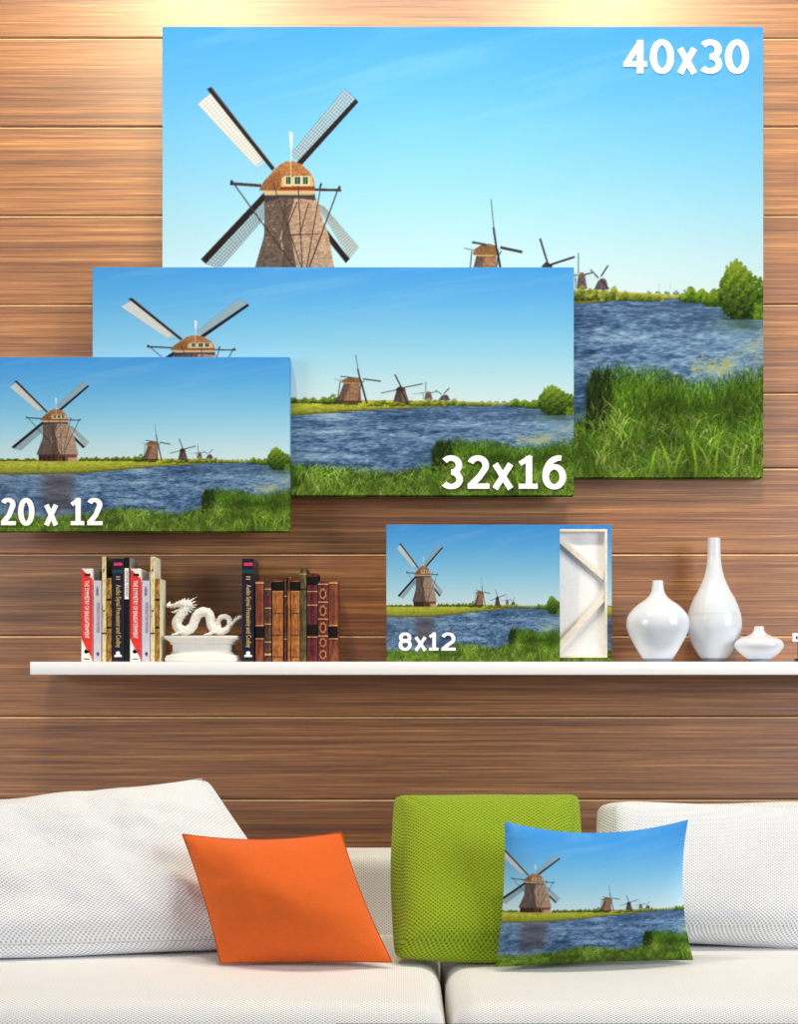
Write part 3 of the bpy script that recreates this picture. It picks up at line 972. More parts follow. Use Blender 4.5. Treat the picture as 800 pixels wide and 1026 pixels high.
for sx, sz in ((1, 1), (1, -1), (-1, 1), (-1, -1)):
    bm = bmesh.new()
    x1 = sx * (W / 2 - .014); x0 = sx * (W / 2 - .150); zt = sz * (H / 2 - .014); zl = sz * (H / 2 - (.130 if sz > 0 else .158))
    a = Vector((x1, 0, zl)); b = Vector((x0, 0, zt))
    dr = (b - a).normalized(); nn = Vector((-dr.z, 0, dr.x)) * .0065
    vs = [bm.verts.new(p + Vector((0, y, 0))) for y in (.004, .0175) for p in (a - nn, b - nn, b + nn, a + nn)]
    for q in ((0, 1, 2, 3), (7, 6, 5, 4), (0, 4, 5, 1), (1, 5, 6, 2), (2, 6, 7, 3), (3, 7, 4, 0)): bm.faces.new([vs[k] for k in q])
    bmesh.ops.recalc_face_normals(bm, faces=bm.faces)
    link('corner_brace', finish(bm, False), M['pine'], o)

# ---------------------------------------------------------------- books
ROT = Matrix(((0, 1, 0, 0), (0, 0, -1, 0), (-1, 0, 0, 0), (0, 0, 0, 1)))
PAGE = plain('book_pages', (232, 226, 208), .9, .1, .05, 200)


def speck(name, cols, sx, sz, rough=.55):
    t = NT(name); tc = t.node('ShaderNodeTexCoord'); mp = t.node('ShaderNodeMapping'); mp.inputs['Scale'].default_value = (sx, 1, sz)
    n = t.node('ShaderNodeTexNoise'); n.inputs['Scale'].default_value = 1; n.inputs['Detail'].default_value = 5; n.inputs['Roughness'].default_value = .7
    t.l(tc.outputs['Object'], mp.inputs[0]); t.l(mp.outputs[0], n.inputs['Vector'])
    k = len(cols)
    t.l(t.ramp(n.outputs[0], [(.36 + .28 * i / max(k - 1, 1), c) for i, c in enumerate(cols)]), t.b.inputs['Base Color'])
    t.set(Roughness=rough, Specular_IOR_Level=.3)
    return t.m


BM = dict(
    red=plain('red_spine', (226, 52, 46), .4), white=plain('white_cover', (238, 236, 232), .5), grey=plain('grey_cover', (150, 150, 138), .5),
    lilac=plain('lilac_spine', (200, 198, 214), .4, .4, .03), cream=speck('cream_spine', [(170, 150, 100), (222, 206, 158), (232, 222, 184)], 120, 60),
    gold=speck('gold_marbled_spine', [(70, 44, 14), (150, 108, 38), (196, 154, 74)], 160, 70), navy=plain('navy_spine', (26, 28, 50), .35),
    black=plain('black_cover', (18, 18, 26), .35), teal=plain('dark_teal_band', (34, 62, 70), .4), green=plain('dark_green_cover', (60, 66, 34), .6),
    creamc=plain('cream_cover', (226, 224, 196), .6), olive=speck('olive_spine', [(36, 30, 16), (78, 70, 36), (112, 98, 52)], 140, 60),
    brown=speck('tan_leather', [(70, 26, 10), (116, 52, 22), (150, 78, 36)], 140, 30), dkbrown=speck('dark_leather', [(28, 14, 12), (66, 34, 24), (108, 72, 50)], 200, 90),
    amber=speck('amber_leather', [(96, 48, 14), (158, 92, 34), (194, 128, 60)], 200, 60), maroon=speck('maroon_leather', [(44, 6, 12), (86, 14, 24), (108, 28, 36)], 160, 60),
    redl=speck('red_leather', [(72, 10, 12), (116, 24, 24)], 160, 60), blk=plain('black_label', (22, 15, 15), .8, .15), orn=speck('gilt_ornament', [(110, 56, 20), (206, 150, 84)], 420, 420),
    pink=plain('pink_mark', (216, 50, 90), .5), ink=plain('dark_ink', (40, 34, 44), .6), inkw=plain('white_spine_ink', (250, 248, 244), .5), inkg=plain('gold_spine_ink', (200, 168, 92), .4),
    inkp=plain('purple_spine_ink', (150, 90, 140), .5), inkb=plain('blue_spine_mark', (70, 74, 130), .5), gilt=plain('gilt_line', (196, 148, 86), .4, .5))


def book(kind, x0, x1, ytop, label, grp, spine, board=None, bands=(), labels=(), title=None, rounded=False, D=.125, dback=0., title2=None, group=True):
    d = 3.355 + dback
    a = P(x0, 663, d); b = P(x1, ytop, d)
    w = b.x - a.x - .0006; h = b.z - ZS
    o = empty('hardback_book' if not rounded else 'leather_bound_book', (a.x, d, ZS + .0002))
    tag(o, label, 'book', grp)
    bt = .0022
    bm = bmesh.new()
    # case: two boards and the spine in one piece
    if rounded:
        n = 8; r = []
        for k in range(n + 1):
            t = k / n
            r.append((t * w, .004 - .004 * math.sin(PI * t)))
        outl = r + [(w, D), (w - bt, D), (w - bt, .0075)] + [(bt, .0075), (bt, D), (0, D)]
    else:
        outl = [(0, .001), (.001, 0), (w - .001, 0), (w, .001), (w, D), (w - bt, D), (w - bt, .004), (bt, .004), (bt, D), (0, D)]
    lo = [bm.verts.new((x, y, 0)) for x, y in outl]; hi = [bm.verts.new((x, y, h)) for x, y in outl]
    L = len(outl)
    for k in range(L):
        fc = bm.faces.new((lo[k], lo[(k + 1) % L], hi[(k + 1) % L], hi[k]))
        if min(outl[k][1], outl[(k + 1) % L][1]) >= .0009 and abs(outl[k][0] - outl[(k + 1) % L][0]) < 1e-6 and abs(outl[k][1] - outl[(k + 1) % L][1]) > .02:
            fc.material_index = 1
    f1 = bm.faces.new(lo[::-1]); f2 = bm.faces.new(hi)
    bmesh.ops.triangulate(bm, faces=[f1, f2])
    bmesh.ops.recalc_face_normals(bm, faces=bm.faces)
    link('cover', finish(bm, rounded, 35), [BM[spine], BM[board or spine]], o)
    box('page_block', bt, w - bt, .0078, D - .004, .003, h - .003, PAGE, o)
    pz = lambda y: (663.2 - y) * d / F          # height on the spine of an image row
    for (ya, yb, c, nm) in bands:
        yy = -.0009 if not rounded else -.0013
        bm = bmesh.new()
        if rounded:
            pts = [(t / 8 * w, .004 - .004 * math.sin(PI * t / 8) - .0009) for t in range(9)]
            A = [bm.verts.new((x, y, pz(yb))) for x, y in pts]; B = [bm.verts.new((x, y, pz(ya))) for x, y in pts]
            A2 = [bm.verts.new((x, y + .0012, pz(yb))) for x, y in pts]; B2 = [bm.verts.new((x, y + .0012, pz(ya))) for x, y in pts]
            for k in range(8):
                bm.faces.new((A[k], A[k + 1], B[k + 1], B[k])); bm.faces.new((B[k], B[k + 1], B2[k + 1], B2[k])); bm.faces.new((A2[k], A2[k + 1], A[k + 1], A[k]))
        else:
            bbox_bm(bm, .0003, w - .0003, -.0004, .0008, pz(yb), pz(ya))
        link(nm, finish(bm, rounded, 50), BM[c], o)
    for poly, c, nm in labels:      # polygons in fractions of width and image rows
        bm = bmesh.new()
        yf = (lambda x: .004 - .004 * math.sin(PI * min(max(x / w, 0), 1)) - .0014) if rounded else (lambda x: -.0006)
        front = [bm.verts.new((fx * w, yf(fx * w), pz(y))) for fx, y in poly]
        back = [bm.verts.new((fx * w, yf(fx * w) + .0006, pz(y))) for fx, y in poly]
        bm.faces.new(front); n = len(front)
        for k in range(n): bm.faces.new((front[k], back[k], back[(k + 1) % n], front[(k + 1) % n]))
        bmesh.ops.recalc_face_normals(bm, faces=bm.faces)
        link(nm, finish(bm, False), BM[c], o)
    for tt in (title, title2):
        if not tt: continue
        s, ya, yb, fx, size, c, bold = tt
        loc = Vector((fx * w, -.0009, pz((ya + yb) / 2)))
        want = pz(ya) - pz(yb)
        me_o, wd = text_mesh('spine_title', s, size, Vector((0, 0, 0)), Matrix.Identity(4), BM[c], o, 1., bold)
        me_o.data.transform(Matrix.Translation(loc) @ ROT @ Matrix.Diagonal((want / wd, 1, 1, 1)))
    return o


G1 = 'modern books left of the dragon ornament'; G2 = 'old leather books right of the dragon ornament'
T1 = ('THE SYMMETRY OF ENLIGHTENMENT', 582, 640, .47, .0150, 'inkw', .0001)
redlab = [([(0, 640), (.38, 649), (.85, 658), (1, 663), (0, 663)], 'white', 'spine_corner_panel'),
          ([(0, 569.9), (.98, 569.9), (.98, 580), (.62, 576.5)], 'white', 'spine_corner_panel'),
          ([(.3, 575), (.8, 575), (.85, 577.4), (.25, 577.4)], 'ink', 'spine_mark'),
          ([(.22, 653), (.40, 650), (.55, 652.4), (.80, 651.6), (.62, 654.5), (.35, 655.2)], 'ink', 'spine_mark'),
          ([(.2, 660), (.75, 660), (.75, 661), (.2, 661)], 'grey', 'spine_mark')]
book('r', 81.7, 93, 569.8, 'red and white book with upright white title, first book on the shelf', G1, 'red', 'white', (), redlab, T1)
lil = [([(.35, 655), (.6, 653), (.8, 655.5), (.6, 658)], 'inkb', 'spine_mark')]
book('l', 93.6, 101.6, 581.8, 'short pale lilac book beside the first red book', G1, 'lilac', 'white', (), lil, ('INTRODUCTORY METHODS', 604, 634, .62, .010, 'inkp', 0.), title2=('A READER', 588, 597, .5, .009, 'ink', 0.))
dots = [([(.3, 570.6), (.6, 570.6), (.6, 572.4), (.3, 572.4)], 'ink', 'spine_mark'), ([(.3, 611.5), (.75, 611.5), (.75, 613), (.3, 613)], 'ink', 'spine_mark'), ([(0, 634), (1, 634), (1, 635.4), (0, 635.4)], 'ink', 'spine_mark')]
book('c', 102.2, 106.6, 557.8, 'tall thin cream book with dark green back, beside the first lilac book', G1, 'cream', 'green', (), dots)
book('g', 106.9, 112, 579.2, 'short gold marbled book between tall cream and navy books', G1, 'gold', 'gold', [(600, 602, 'blk', 'spine_band'), (628, 630, 'blk', 'spine_band')])
nav = [([(.16, 564), (.9, 564), (.9, 567), (.16, 567)], 'pink', 'spine_mark'), ([(.02, 571), (.98, 571), (.98, 574.6), (.02, 574.6)], 'teal', 'spine_band'),
       ([(.2, 658.4), (.86, 658.4), (.86, 656.8), (.70, 656.2), (.70, 653.6), (.52, 652.6), (.36, 653.6), (.36, 656.2), (.2, 656.8)], 'inkw', 'spine_emblem'),
       ([(.35, 577.6), (.72, 577.6), (.72, 578.6), (.35, 578.6)], 'inkg', 'spine_mark'), ([(.35, 580), (.72, 580), (.72, 581), (.35, 581)], 'inkg', 'spine_mark')]
TA = ('Audio Signal Processing and Coding', 586, 649, .56, .0165, 'inkg', .0002)
book('n', 112.3, 124, 559.8, 'thick navy book with gold title standing between thin gold and black books', G1, 'navy', 'black', (), nav, TA)
book('b', 124.3, 130.2, 558.8, 'thin black book with white label beside the thick navy one', G1, 'black', 'grey', (), [([(.12, 569.5), (.85, 569.5), (.85, 600.5), (.12, 600.5)], 'inkw', 'spine_label')], ('SYSTEMS THEORY', 572, 598, .5, .009, 'inkp', 0.))
book('r', 130.5, 141.6, 570, 'second red and white book, right of the thin black book', G1, 'red', 'white', (), redlab, T1)
book('l', 142.2, 150.4, 581.8, 'short pale lilac book beside the second red book', G1, 'lilac', 'grey', (), lil, ('INTRODUCTORY METHODS', 604, 634, .62, .010, 'inkp', 0.), title2=('A READER', 588, 597, .5, .009, 'ink', 0.))
book('c', 150.7, 155.4, 557.8, 'tall thin cream book with pale back, nearest the dragon ornament', G1, 'cream', 'creamc', (), dots, D=.085)
book('g', 155.6, 160.4, 579.8, 'short gold marbled book with cream side, last before the dragon pedestal', G1, 'gold', 'creamc', [(600, 602, 'blk', 'spine_band'), (628, 630, 'blk', 'spine_band')], D=.085)

book('n', 242.6, 254.6, 560, 'thick navy book with gold title standing right of the dragon ornament', G2, 'navy', 'black', (), nav, TA)
def bl(c='blk'): return [(628, 639.5, c, 'spine_label'), (583.5, 585, 'gilt', 'spine_band'), (626.5, 627.4, 'gilt', 'spine_band'), (639.8, 640.6, 'gilt', 'spine_band')]
book('b', 255.8, 264.4, 582.2, 'tan leather book with black label beside the navy book', G2, 'brown', 'brown', bl(), (), None, True)
book('d', 264.9, 272, 582.2, 'dark leather book with maroon label and worn gilt bands', G2, 'dkbrown', 'dkbrown', [(597, 607, 'maroon', 'spine_label'), (590, 591, 'gilt', 'spine_band'), (609, 610, 'gilt', 'spine_band'), (625, 626, 'gilt', 'spine_band'), (643, 644, 'gilt', 'spine_band'), (655, 657, 'gilt', 'spine_band')], (), None, True)
ob = [(583, 592, 'blk', 'spine_label'), (592.6, 593.4, 'gilt', 'spine_band'), (614, 615, 'dkbrown', 'spine_band'), (636, 637, 'dkbrown', 'spine_band'), (658, 659, 'dkbrown', 'spine_band')]
book('o', 272.8, 284, 582, 'wide amber leather book with dark top label, left of thin dark book', G2, 'amber', 'blk', ob, (), None, True)
book('k', 284.4, 287.8, 579, 'very thin dark leather book between amber books', G2, 'dkbrown', 'dkbrown', [(597, 598, 'gilt', 'spine_band'), (640, 641, 'gilt', 'spine_band')], (), None, True)
book('a', 288, 291.2, 578.2, 'very thin bright amber book with dark top', G2, 'amber', 'amber', [(579, 592, 'dkbrown', 'spine_label')], (), None, True)
book('o', 291.5, 300.6, 582, 'amber leather book with dark top label left of olive book', G2, 'amber', 'blk', ob, (), None, True)
book('v', 300.9, 307.4, 569.5, 'tall olive leather book, tallest among the old books', G2, 'olive', 'dkbrown', [(575, 576, 'gilt', 'spine_band'), (590, 591, 'blk', 'spine_band')], (), None, True)
book('m', 308, 318.4, 574.5, 'dark maroon leather book with dark ornament near its base', G2, 'maroon', 'blk', [(578, 586, 'blk', 'spine_label'), (592.5, 593.3, 'gilt', 'spine_band'), (606, 607, 'gilt', 'spine_band'), (626, 637, 'blk', 'spine_label'), (638, 638.8, 'gilt', 'spine_band')], (), None, True)
med = []
for yc in (595, 612, 629, 644, 656):
    r = 6.2 if yc < 640 else 5.2
    med.append(([(.5 + .40 * math.cos(2 * PI * k / 14) * (1 if k % 2 else .8), yc + r * math.sin(2 * PI * k / 14) * (1 if k % 2 else .85)) for k in range(14)], 'orn', 'spine_medallion'))
    med.append(([(.5 + .22 * math.cos(2 * PI * k / 10), yc + r * .55 * math.sin(2 * PI * k / 10)) for k in range(10)], 'maroon', 'medallion_centre'))
o = book('x', 318.8, 329, 582.2, 'red leather book with a column of gilt medallions', G2, 'redl', 'redl', [(585, 586, 'gilt', 'spine_band'), (603, 604, 'gilt', 'spine_band'), (620, 621, 'gilt', 'spine_band'), (637, 638, 'gilt', 'spine_band')], med, None, True)
for ch in list(o.children):
    if ch.name.startswith('medallion_centre'):
        ch.data.transform(Matrix.Translation((0, -.0006, 0)))
book('b', 329.4, 338.6, 582.2, 'tan leather book with black label, last in the row on its right end', G2, 'brown', 'brown', bl(), (), None, True)

# ---------------------------------------------------------------- dragon and pedestal
DD = 3.40
zp = lambda y: (663.2 - y) * DD / F
cx = P(204, 0, DD).x
px = DD / F
prof = [(.0, 663), (37.5, 663), (38, 661.8), (38, 659.6), (37, 659), (37.2, 658), (36.2, 657), (34, 656.4), (32, 655.6), (31, 654.4), (30.3, 653.4), (30.3, 646.4), (31, 645.6), (32.6, 644.4), (33, 643.4), (34.5, 642.6), (37.0, 641.2), (38.8, 640), (39, 638.8), (38.8, 637.4), (0, 637.2)]
vs, fs = lathe([(max(r, .01) * px, zp(y)) for r, y in prof], 96, 1, .62, 3.2)
ped = link('display_pedestal', mesh_from(vs, fs, None, None, True, 32), M['plaster'])
ped.location = (cx, DD, ZS + .0002)
tag(ped, 'white moulded plaster pedestal on the shelf under the dragon', 'pedestal')
bm = bmesh.new()
for yrow, r0, hh in ((644.9, 32.4, 1.3), (654.9, 31.6, 1.1)):
    for k in range(72):
        a = 2 * PI * k / 72
        e = 2 / 3.2
        x = r0 * px * math.copysign(abs(math.cos(a)) ** e, math.cos(a)); y = .62 * r0 * px * math.copysign(abs(math.sin(a)) ** e, math.sin(a))
        bbox_bm(bm, x - .0007, x + .0007, y - .0007, y + .0007, zp(yrow + hh), zp(yrow - hh))
link('bead_moulding', finish(bm, False), M['plaster'], ped)

def dz(x, y, oy=0.):
    p = P(160 + x / 8.889, 590 + y / 8.889, DD)
    return Vector((p.x, DD + oy, p.z))
u = px / 8.889
bm = bmesh.new()
spine = [(232, 150, 34, 0), (222, 190, 36, 0), (196, 228, 38, 0), (164, 268, 40, 0), (150, 312, 42, 0), (168, 352, 42, 0), (210, 376, 40, 0), (258, 368, 40, 0),
         (296, 332, 40, 0), (314, 284, 40, 0), (336, 236, 42, 0), (376, 208, 42, 0), (424, 212, 42, 0), (450, 250, 41, 0), (456, 300, 40, 0), (472, 344, 38, -.001), (514, 374, 34, -.004),
         (562, 382, 30, -.008), (606, 362, 27, -.008), (630, 320, 25, -.004), (622, 272, 23, 0), (584, 246, 22, .003), (540, 258, 22, .005), (518, 298, 21, .005), (528, 344, 20, .003), (566, 368, 19, -.002), (612, 350, 17, -.006),
         (650, 318, 14, -.008), (682, 286, 11, -.008), (708, 262, 8, -.008), (728, 246, 5, -.008)]
sp = []
for i in range(len(spine) - 1):
    p0 = spine[max(i - 1, 0)]; p1 = spine[i]; p2 = spine[i + 1]; p3 = spine[min(i + 2, len(spine) - 1)]
    for k in range(4):
        t = k / 4
        sp.append([.5 * (2 * p1[q] + (p2[q] - p0[q]) * t + (2 * p0[q] - 5 * p1[q] + 4 * p2[q] - p3[q]) * t * t + (3 * p1[q] - p0[q] - 3 * p2[q] + p3[q]) * t ** 3) for q in range(4)])
tube(bm, [dz(a, b, o_) for a, b, r, o_ in sp], [r * u for a, b, r, o_ in sp], 16)
# upper jaw, lower jaw, skull
tube(bm, [dz(62, 156), dz(78, 150), dz(110, 150), dz(150, 142), dz(200, 136), dz(250, 138), dz(290, 145)], [(12 * u, 14 * u), (17 * u, 18 * u), (15 * u, 18 * u), (20 * u, 24 * u), (36 * u, 34 * u), (40 * u, 36 * u), (22 * u, 24 * u)], 14)
tube(bm, [dz(72, 138), dz(88, 122), dz(98, 118)], [8 * u, 9 * u, 4 * u], 8)
tube(bm, [dz(122, 212), dz(140, 204), dz(165, 194), dz(205, 178)], [(8 * u, 9 * u), (12 * u, 14 * u), (13 * u, 16 * u), (24 * u, 22 * u)], 12)
tube(bm, [dz(118, 214), dz(110, 206), dz(106, 196)], [8 * u, 6 * u, 2 * u], 8)
for a, b in (((152, 128), (148, 112)), ((105, 165), (100, 178)), ((128, 165), (126, 178))):
    tube(bm, [dz(*a), dz(*b)], [9 * u, 2.5 * u], 8)
# mane and horns
rr = random.Random(2)
for (a, b, w0, oy) in (((215, 118), (262, 78), 9, .004), ((235, 120), (345, 66), 10, -.006), ((250, 125), (300, 84), 9, .006), ((262, 130), (332, 106), 11, -.004), ((268, 140), (346, 138), 11, .004), ((262, 155), (330, 164), 11, -.005),
                     ((258, 168), (318, 190), 11, .004), ((245, 180), (290, 212), 11, -.003), ((185, 115), (205, 88), 8, 0), ((200, 108), (238, 70), 8, -.003), ((230, 190), (262, 232), 9, .002), ((170, 118), (176, 98), 7, .002)):
    m_ = ((a[0] + b[0]) / 2, (a[1] + b[1]) / 2 + 6)
    tube(bm, [dz(*a), dz(m_[0], m_[1], oy * .5), dz(b[0], b[1], oy)], [w0 * u, w0 * .7 * u, 1.5 * u], 8)
# back crest
for i in range(6, len(sp) - 22, 3):
    a, b, r, o_ = sp[i]; a2, b2 = sp[i + 1][:2]
    tx, ty = a2 - a, b2 - b; L = math.hypot(tx, ty); nxn, nyn = ty / L, -tx / L
    tube(bm, [dz(a + nxn * r * .7, b + nyn * r * .7, o_), dz(a + nxn * (r + 12) - tx / L * 5, b + nyn * (r + 12) - ty / L * 5, o_)], [9 * u, 1.5 * u], 6)
# scaly belly ridges are left to the bump; legs with claws on the pedestal
for bx, n_ in ((150, 0), (440, 0)):
    for oy in (-.010, .010):
        tube(bm, [dz(bx + 60, 350, oy * .6), dz(bx + 40, 385, oy), dz(bx + 5, 402, oy)], [26 * u, 18 * u, 12 * u], 10)
        for k in (-1, 0, 1):
            tube(bm, [dz(bx + 8, 404, oy + k * .003), dz(bx - 20, 404, oy + k * .005), dz(bx - 40, 412, oy + k * .006)], [8 * u, 7 * u, 2.5 * u], 8)
# tail tuft
for b in ((742, 232), (735, 262), (712, 228), (690, 240), (744, 250), (668, 262), (705, 290)):
    tube(bm, [dz(700 if b[0] > 690 else 668, 268 if b[0] > 690 else 290, -.008), dz(b[0], b[1], -.008)], [9 * u, 2 * u], 8)
me = finish(bm)
dr = link('dragon_figurine', me, M['plaster'])
tag(dr, 'white winding dragon figurine standing on the plaster pedestal', 'figurine')
rm = dr.modifiers.new('merge', 'REMESH'); rm.mode = 'VOXEL'; rm.voxel_size = .0009; rm.use_smooth_shade = True
tx = bpy.data.textures.new('scales', 'VORONOI'); tx.noise_scale = .0055
dm = dr.modifiers.new('scales', 'DISPLACE'); dm.texture = tx; dm.strength = .0024; dm.mid_level = .5

# ---------------------------------------------------------------- vases
def vase(cxp, prof, label, bands, d=3.367):
    q = d / F
    pr = smooth_prof([(r * q, (663.2 - y) * d / F) for r, y in prof], 8)
    c = P(cxp, 0, d).x
    zmax = max(z for r, z in pr)
    top = [p for p in pr]
    # hollow neck
    rt = top[-1][0]
    full = top + [(rt - .0012, zmax + .0006), (rt - .0024, zmax), (rt - .0030, zmax - .02)]
    full = [(max(r, .0005), z) for r, z in full]
    vs, fs = lathe(full, 72)
    o = link('ceramic_vase', mesh_from(vs, fs, None, None, True, 50), M['ceramic'])
    o.location = (c, d, ZS + .0002)
    tag(o, label, 'vase', 'white vases at the right of the shelf')
    for y0, y1, mt, nm, off in bands:
        z0, z1 = (663.2 - y1) * d / F, (663.2 - y0) * d / F
        seg = [(np.interp(z, [p[1] for p in pr], [p[0] for p in pr]) + off, z) for z in np.linspace(z0, z1, 14)]
        v2 = []; f2 = []; n = 72
        for r, z in seg:
            for k in range(n): v2.append((r * math.cos(2 * PI * k / n), r * math.sin(2 * PI * k / n), z))
        for i in range(13):
            for k in range(n): f2.append((i * n + k, i * n + (k + 1) % n, (i + 1) * n + (k + 1) % n, (i + 1) * n + k))
        link(nm, mesh_from(v2, f2), mt, o)
    return o

vase(659.4, [(10, 663), (13.6, 661.6), (18.5, 655), (25, 643.5), (30, 632.5), (31.3, 625), (30, 618), (25.8, 611.6), (19.5, 605.6), (11.5, 600), (7.2, 594.5), (5.8, 588.5), (5.3, 582.2)], 'round bellied white vase with short neck, left of the tall vase', [(660, 662.3, M['base_reflection'], 'base_reflection_band', .0004)])
vase(715.9, [(9, 663), (12, 661.4), (17.8, 653), (23.2, 643), (26.6, 632), (27.3, 624), (25.8, 614), (21, 601), (15.4, 591), (10.6, 580), (7.6, 568), (6.4, 556), (6.1, 547), (6.1, 539.4)], 'tall white bottle vase with long slim neck', [(539.8, 556.6, M['ceramic_band'], 'neck_band', .0003), (615.2, 616.1, M['ceramic_band'], 'shoulder_line', .0004), (659.5, 662.3, M['base_reflection'], 'base_reflection_band', .0004)], 3.431)
vase(760.9, [(7, 663), (9.4, 662), (15.5, 657.6), (21.5, 652.4), (24.2, 646.6), (21.5, 641.6), (14.5, 638.2), (8, 635.4), (5.2, 632), (4.6, 628)], 'small squat white vase, lowest of the three vases', [(660.4, 662.4, M['base_reflection'], 'base_reflection_band', .0004)])

# small tag stand cut by the right edge of the picture
d = 3.38
a = P(794.4, 643, d)
o = empty('tag_holder', (P(803, 0, d).x, d, ZS + .0002))
tag(o, 'small white tag on a dark stand beside the squat vase', 'tag holder')
q = d / F
box('tag_plate', -8.6 * q, 8 * q, -.002, .002, 20 * q, 28.6 * q, M['white_lacquer'], o, .0008)
box('stand_post', -2.8 * q, 3 * q, .001, .006, 2 * q, 24 * q, M['table'], o, .0005)
box('stand_base', -5 * q, 10 * q, -.01, .014, 0, 3.2 * q, M['table'], o, .0005)
box('tag_mark', -5.4 * q, -3.6 * q, -.0026, -.0018, 22.6 * q, 25.6 * q, BM['ink'], o)

# ---------------------------------------------------------------- sofa
so = empty('sofa', (0, 2.9, 0))
tag(so, 'long low white sofa in basket weave cloth in front of the wood wall', 'sofa')
def up(name, me): return attach(link(name, me, M['sofa_seat']), so)
up('backrest', rounded_box(0, 3.185, .326, 2.9, .16, .500, .03, 26))
up('sofa_base', rounded_box(0, 2.76, .18, 2.9, .68, .17, .02, 14))
up('armrest', rounded_box(-1.53, 2.78, .33, .18, .84, .48, .04, 16)); up('armrest', rounded_box(1.53, 2.78, .33, .18, .84, .48, .04, 16))
XS = .086
c1 = rounded_box((-1.43 + XS) / 2 - .002, 2.752, .328, XS + 1.43 - .004, .690, .160, .045, 44, .014)
c2 = rounded_box((1.43 + XS) / 2 + .002, 2.752, .328, 1.43 - XS - .004, .690, .160, .045, 44, .014)
up('seat_cushion', c1); up('seat_cushion', c2)
for x in (-1.4, 1.4):
    for y in (2.45, 3.12):
        vs, fs = lathe([(.018, 0), (.026, .1)], 20)
        l = link('leg', mesh_from(vs, fs, None, None, True, 40), M['dark_leg'], so)
        l.location = (x, y - 2.9, 0)

def pillow_obj(name, label, cat, corners, mat, seam=None, **kw):
    me = cushion(*corners, **kw)
    c = sum((Vector(p) for p in corners), Vector()) / 4
    base = Vector((c.x, c.y, min(v.co.z for v in me.vertices)))
    me.transform(Matrix.Translation(-base))
    o = link(name, me, mat)
    o.location = base
    tag(o, label, cat)
    if seam:
        smat, r, offs = seam
        for off in offs:
            bm = bmesh.new()
            pts = [p - base for p in rim_path(*corners, kw.get('bow', (0, 0, 0, 0)), off)]
            tube(bm, pts, [r] * len(pts), 8, False)
            link('piping', finish(bm), smat, o)
    return o

# big white back cushions
pillow_obj('back_cushion', 'big white back cushion slumped at the left, its corner pointing up', 'cushion',
           (P(-170, 812, 2.95), P(202, 786, 2.995), P(318, 944, 2.84), P(-190, 957, 2.68)), M['sofa'], (M['seam_white'], .0010, (.022,)),
           depth=.19, nx=110, ny=70, corner=44, pw=(3.0, .6), bow=(.022, .006, .0, 0), boxy=.022, wrinkle=.024, seed=3)
pillow_obj('back_cushion', 'upright boxy white back cushion behind the printed pillow at the right', 'cushion',
           (P(614, 811, 3.00), P(1010, 820, 3.00), P(1010, 936, 2.86), P(612, 936, 2.86)), M['sofa'],
           depth=.16, nx=110, ny=60, corner=24, pw=(5, .6), bow=(.008, 0, 0, .0), boxy=.045, wrinkle=.004, seed=8)
pillow_obj('green_cushion', 'square lime green knitted cushion standing behind the printed pillow', 'cushion',
           (P(404, 806, 2.95), P(572, 805, 2.95), P(572, 950, 2.75), P(405, 950, 2.75)), M['green'],
           depth=.15, nx=90, ny=80, corner=26, pw=(5, .6), bow=(.006, 0, -.004, 0), boxy=.035, wrinkle=.004, seed=5)
pillow_obj('orange_cushion', 'orange linen cushion lying tilted against the big left cushion', 'cushion',
           (P(183, 836, 2.765), P(342, 834, 2.775), P(393, 964, 2.705), P(221, 965, 2.69)), M['orange'], (M['seam_orange'], .0016, (0,)),
           depth=.17, nx=90, ny=80, pw=(2.0, .72), bow=(.014, .008, .003, .006), wrinkle=.014, seed=12)
pillow_obj('printed_cushion', 'cushion printed with the windmill river picture, leaning on the green cushion', 'cushion',
           (P(506, 823, 2.72), P(690, 821, 2.73), P(695, 962, 2.705), P(497, 969, 2.675)), M['print_cloth'],
           depth=.115, nx=360, ny=280, pw=(2.4, .6), bow=(.024, .016, .003, .006), wrinkle=.002, seed=20, pic=(.085, .930, -.07, 1.))

# dark table edge below the picture
tb = empty('coffee_table', (.2, 1.8, 0))
tag(tb, 'dark coffee table whose far edge shows below the seat at the bottom of the view', 'coffee table')
attach(box('table_top', -.095, 1.2, 1.3, 2.05, .455, .4745, M['table'], None, .004), tb)
for x in (-.05, 1.15):
    for y in (1.35, 2.0):
        attach(box('leg', x - .02, x + .02, y - .02, y + .02, 0, .455, M['table'], None, .003), tb)

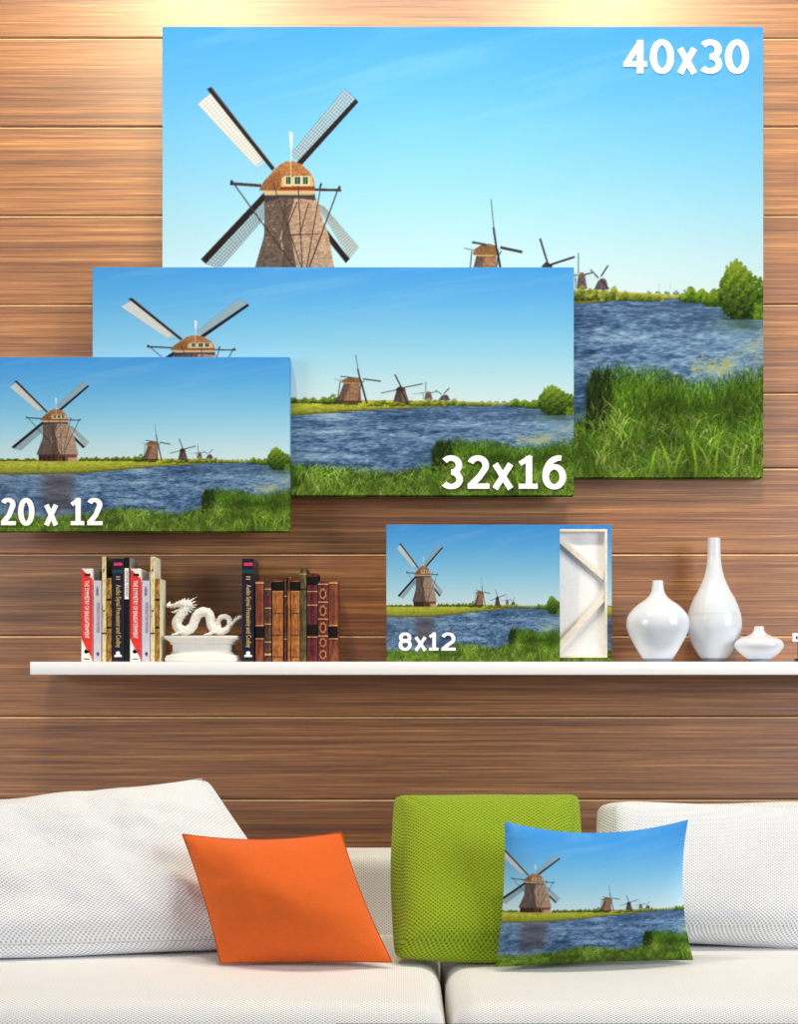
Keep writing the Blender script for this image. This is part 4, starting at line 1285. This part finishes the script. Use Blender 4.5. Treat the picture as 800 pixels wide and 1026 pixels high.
# ---------------------------------------------------------------- light and camera
def spot(x, y, z, tgt, W, ang, blend, col, r=.03):
    l = bpy.data.lights.new('wall_spot', 'SPOT'); l.energy = W; l.spot_size = math.radians(ang); l.spot_blend = blend; l.color = col; l.shadow_soft_size = r
    o = bpy.data.objects.new('wall_spot', l); COL.objects.link(o); o.location = (x, y, z)
    o.rotation_euler = (Vector(tgt) - Vector((x, y, z))).to_track_quat('-Z', 'Y').to_euler()

def area(x, y, z, tgt, W, sx, sy, col):
    l = bpy.data.lights.new('fill_light', 'AREA'); l.energy = W; l.shape = 'RECTANGLE'; l.size = sx; l.size_y = sy; l.color = col
    o = bpy.data.objects.new('fill_light', l); COL.objects.link(o); o.location = (x, y, z)
    o.rotation_euler = (Vector(tgt) - Vector((x, y, z))).to_track_quat('-Z', 'Y').to_euler()

WARM = (1, .79, .46)
spot(-.62, 2.50, 3.15, (-.66, 3.45, 1.8), LW, 110, .7, WARM)
spot(.66, 2.50, 3.15, (.74, 3.45, 1.8), LW, 110, .7, WARM)
area(-4.2, .4, 1.9, (.2, 3.0, .9), FW * .65, 2.0, 2.2, (.95, .98, 1))  # unseen side fill, added to brighten sofa, shelf and prints
area(4.2, .3, 2.0, (-.1, 3.0, .9), FW * 1.2, 2.0, 2.2, (.95, .98, 1))  # unseen opposite fill, added stronger to shade the cushions from this side
area(0, 2.15, 3.9, (0, 3.3, 1.0), CW, 2.2, .35, (1, .96, .9))  # unseen overhead fill, added to deepen the shade under the shelf
wd = bpy.data.worlds.new('room_air'); SC.world = wd; wd.use_nodes = True
wd.node_tree.nodes['Background'].inputs[0].default_value = (.95, .97, 1, 1)
wd.node_tree.nodes['Background'].inputs[1].default_value = .06

cam = bpy.data.cameras.new('camera'); co = bpy.data.objects.new('camera', cam); COL.objects.link(co)
co.location = (0, 0, 1); co.rotation_euler = (PI / 2, 0, 0)
cam.sensor_fit = 'HORIZONTAL'; cam.sensor_width = 36; cam.lens = 36 * F / 800; cam.shift_y = (HZ - 513) / 800; cam.clip_end = 50
SC.camera = co
SC.view_settings.view_transform = 'Standard'; SC.view_settings.look = 'None'; SC.view_settings.gamma = 1; SC.view_settings.exposure = 0
SC.view_settings.use_curve_mapping = False
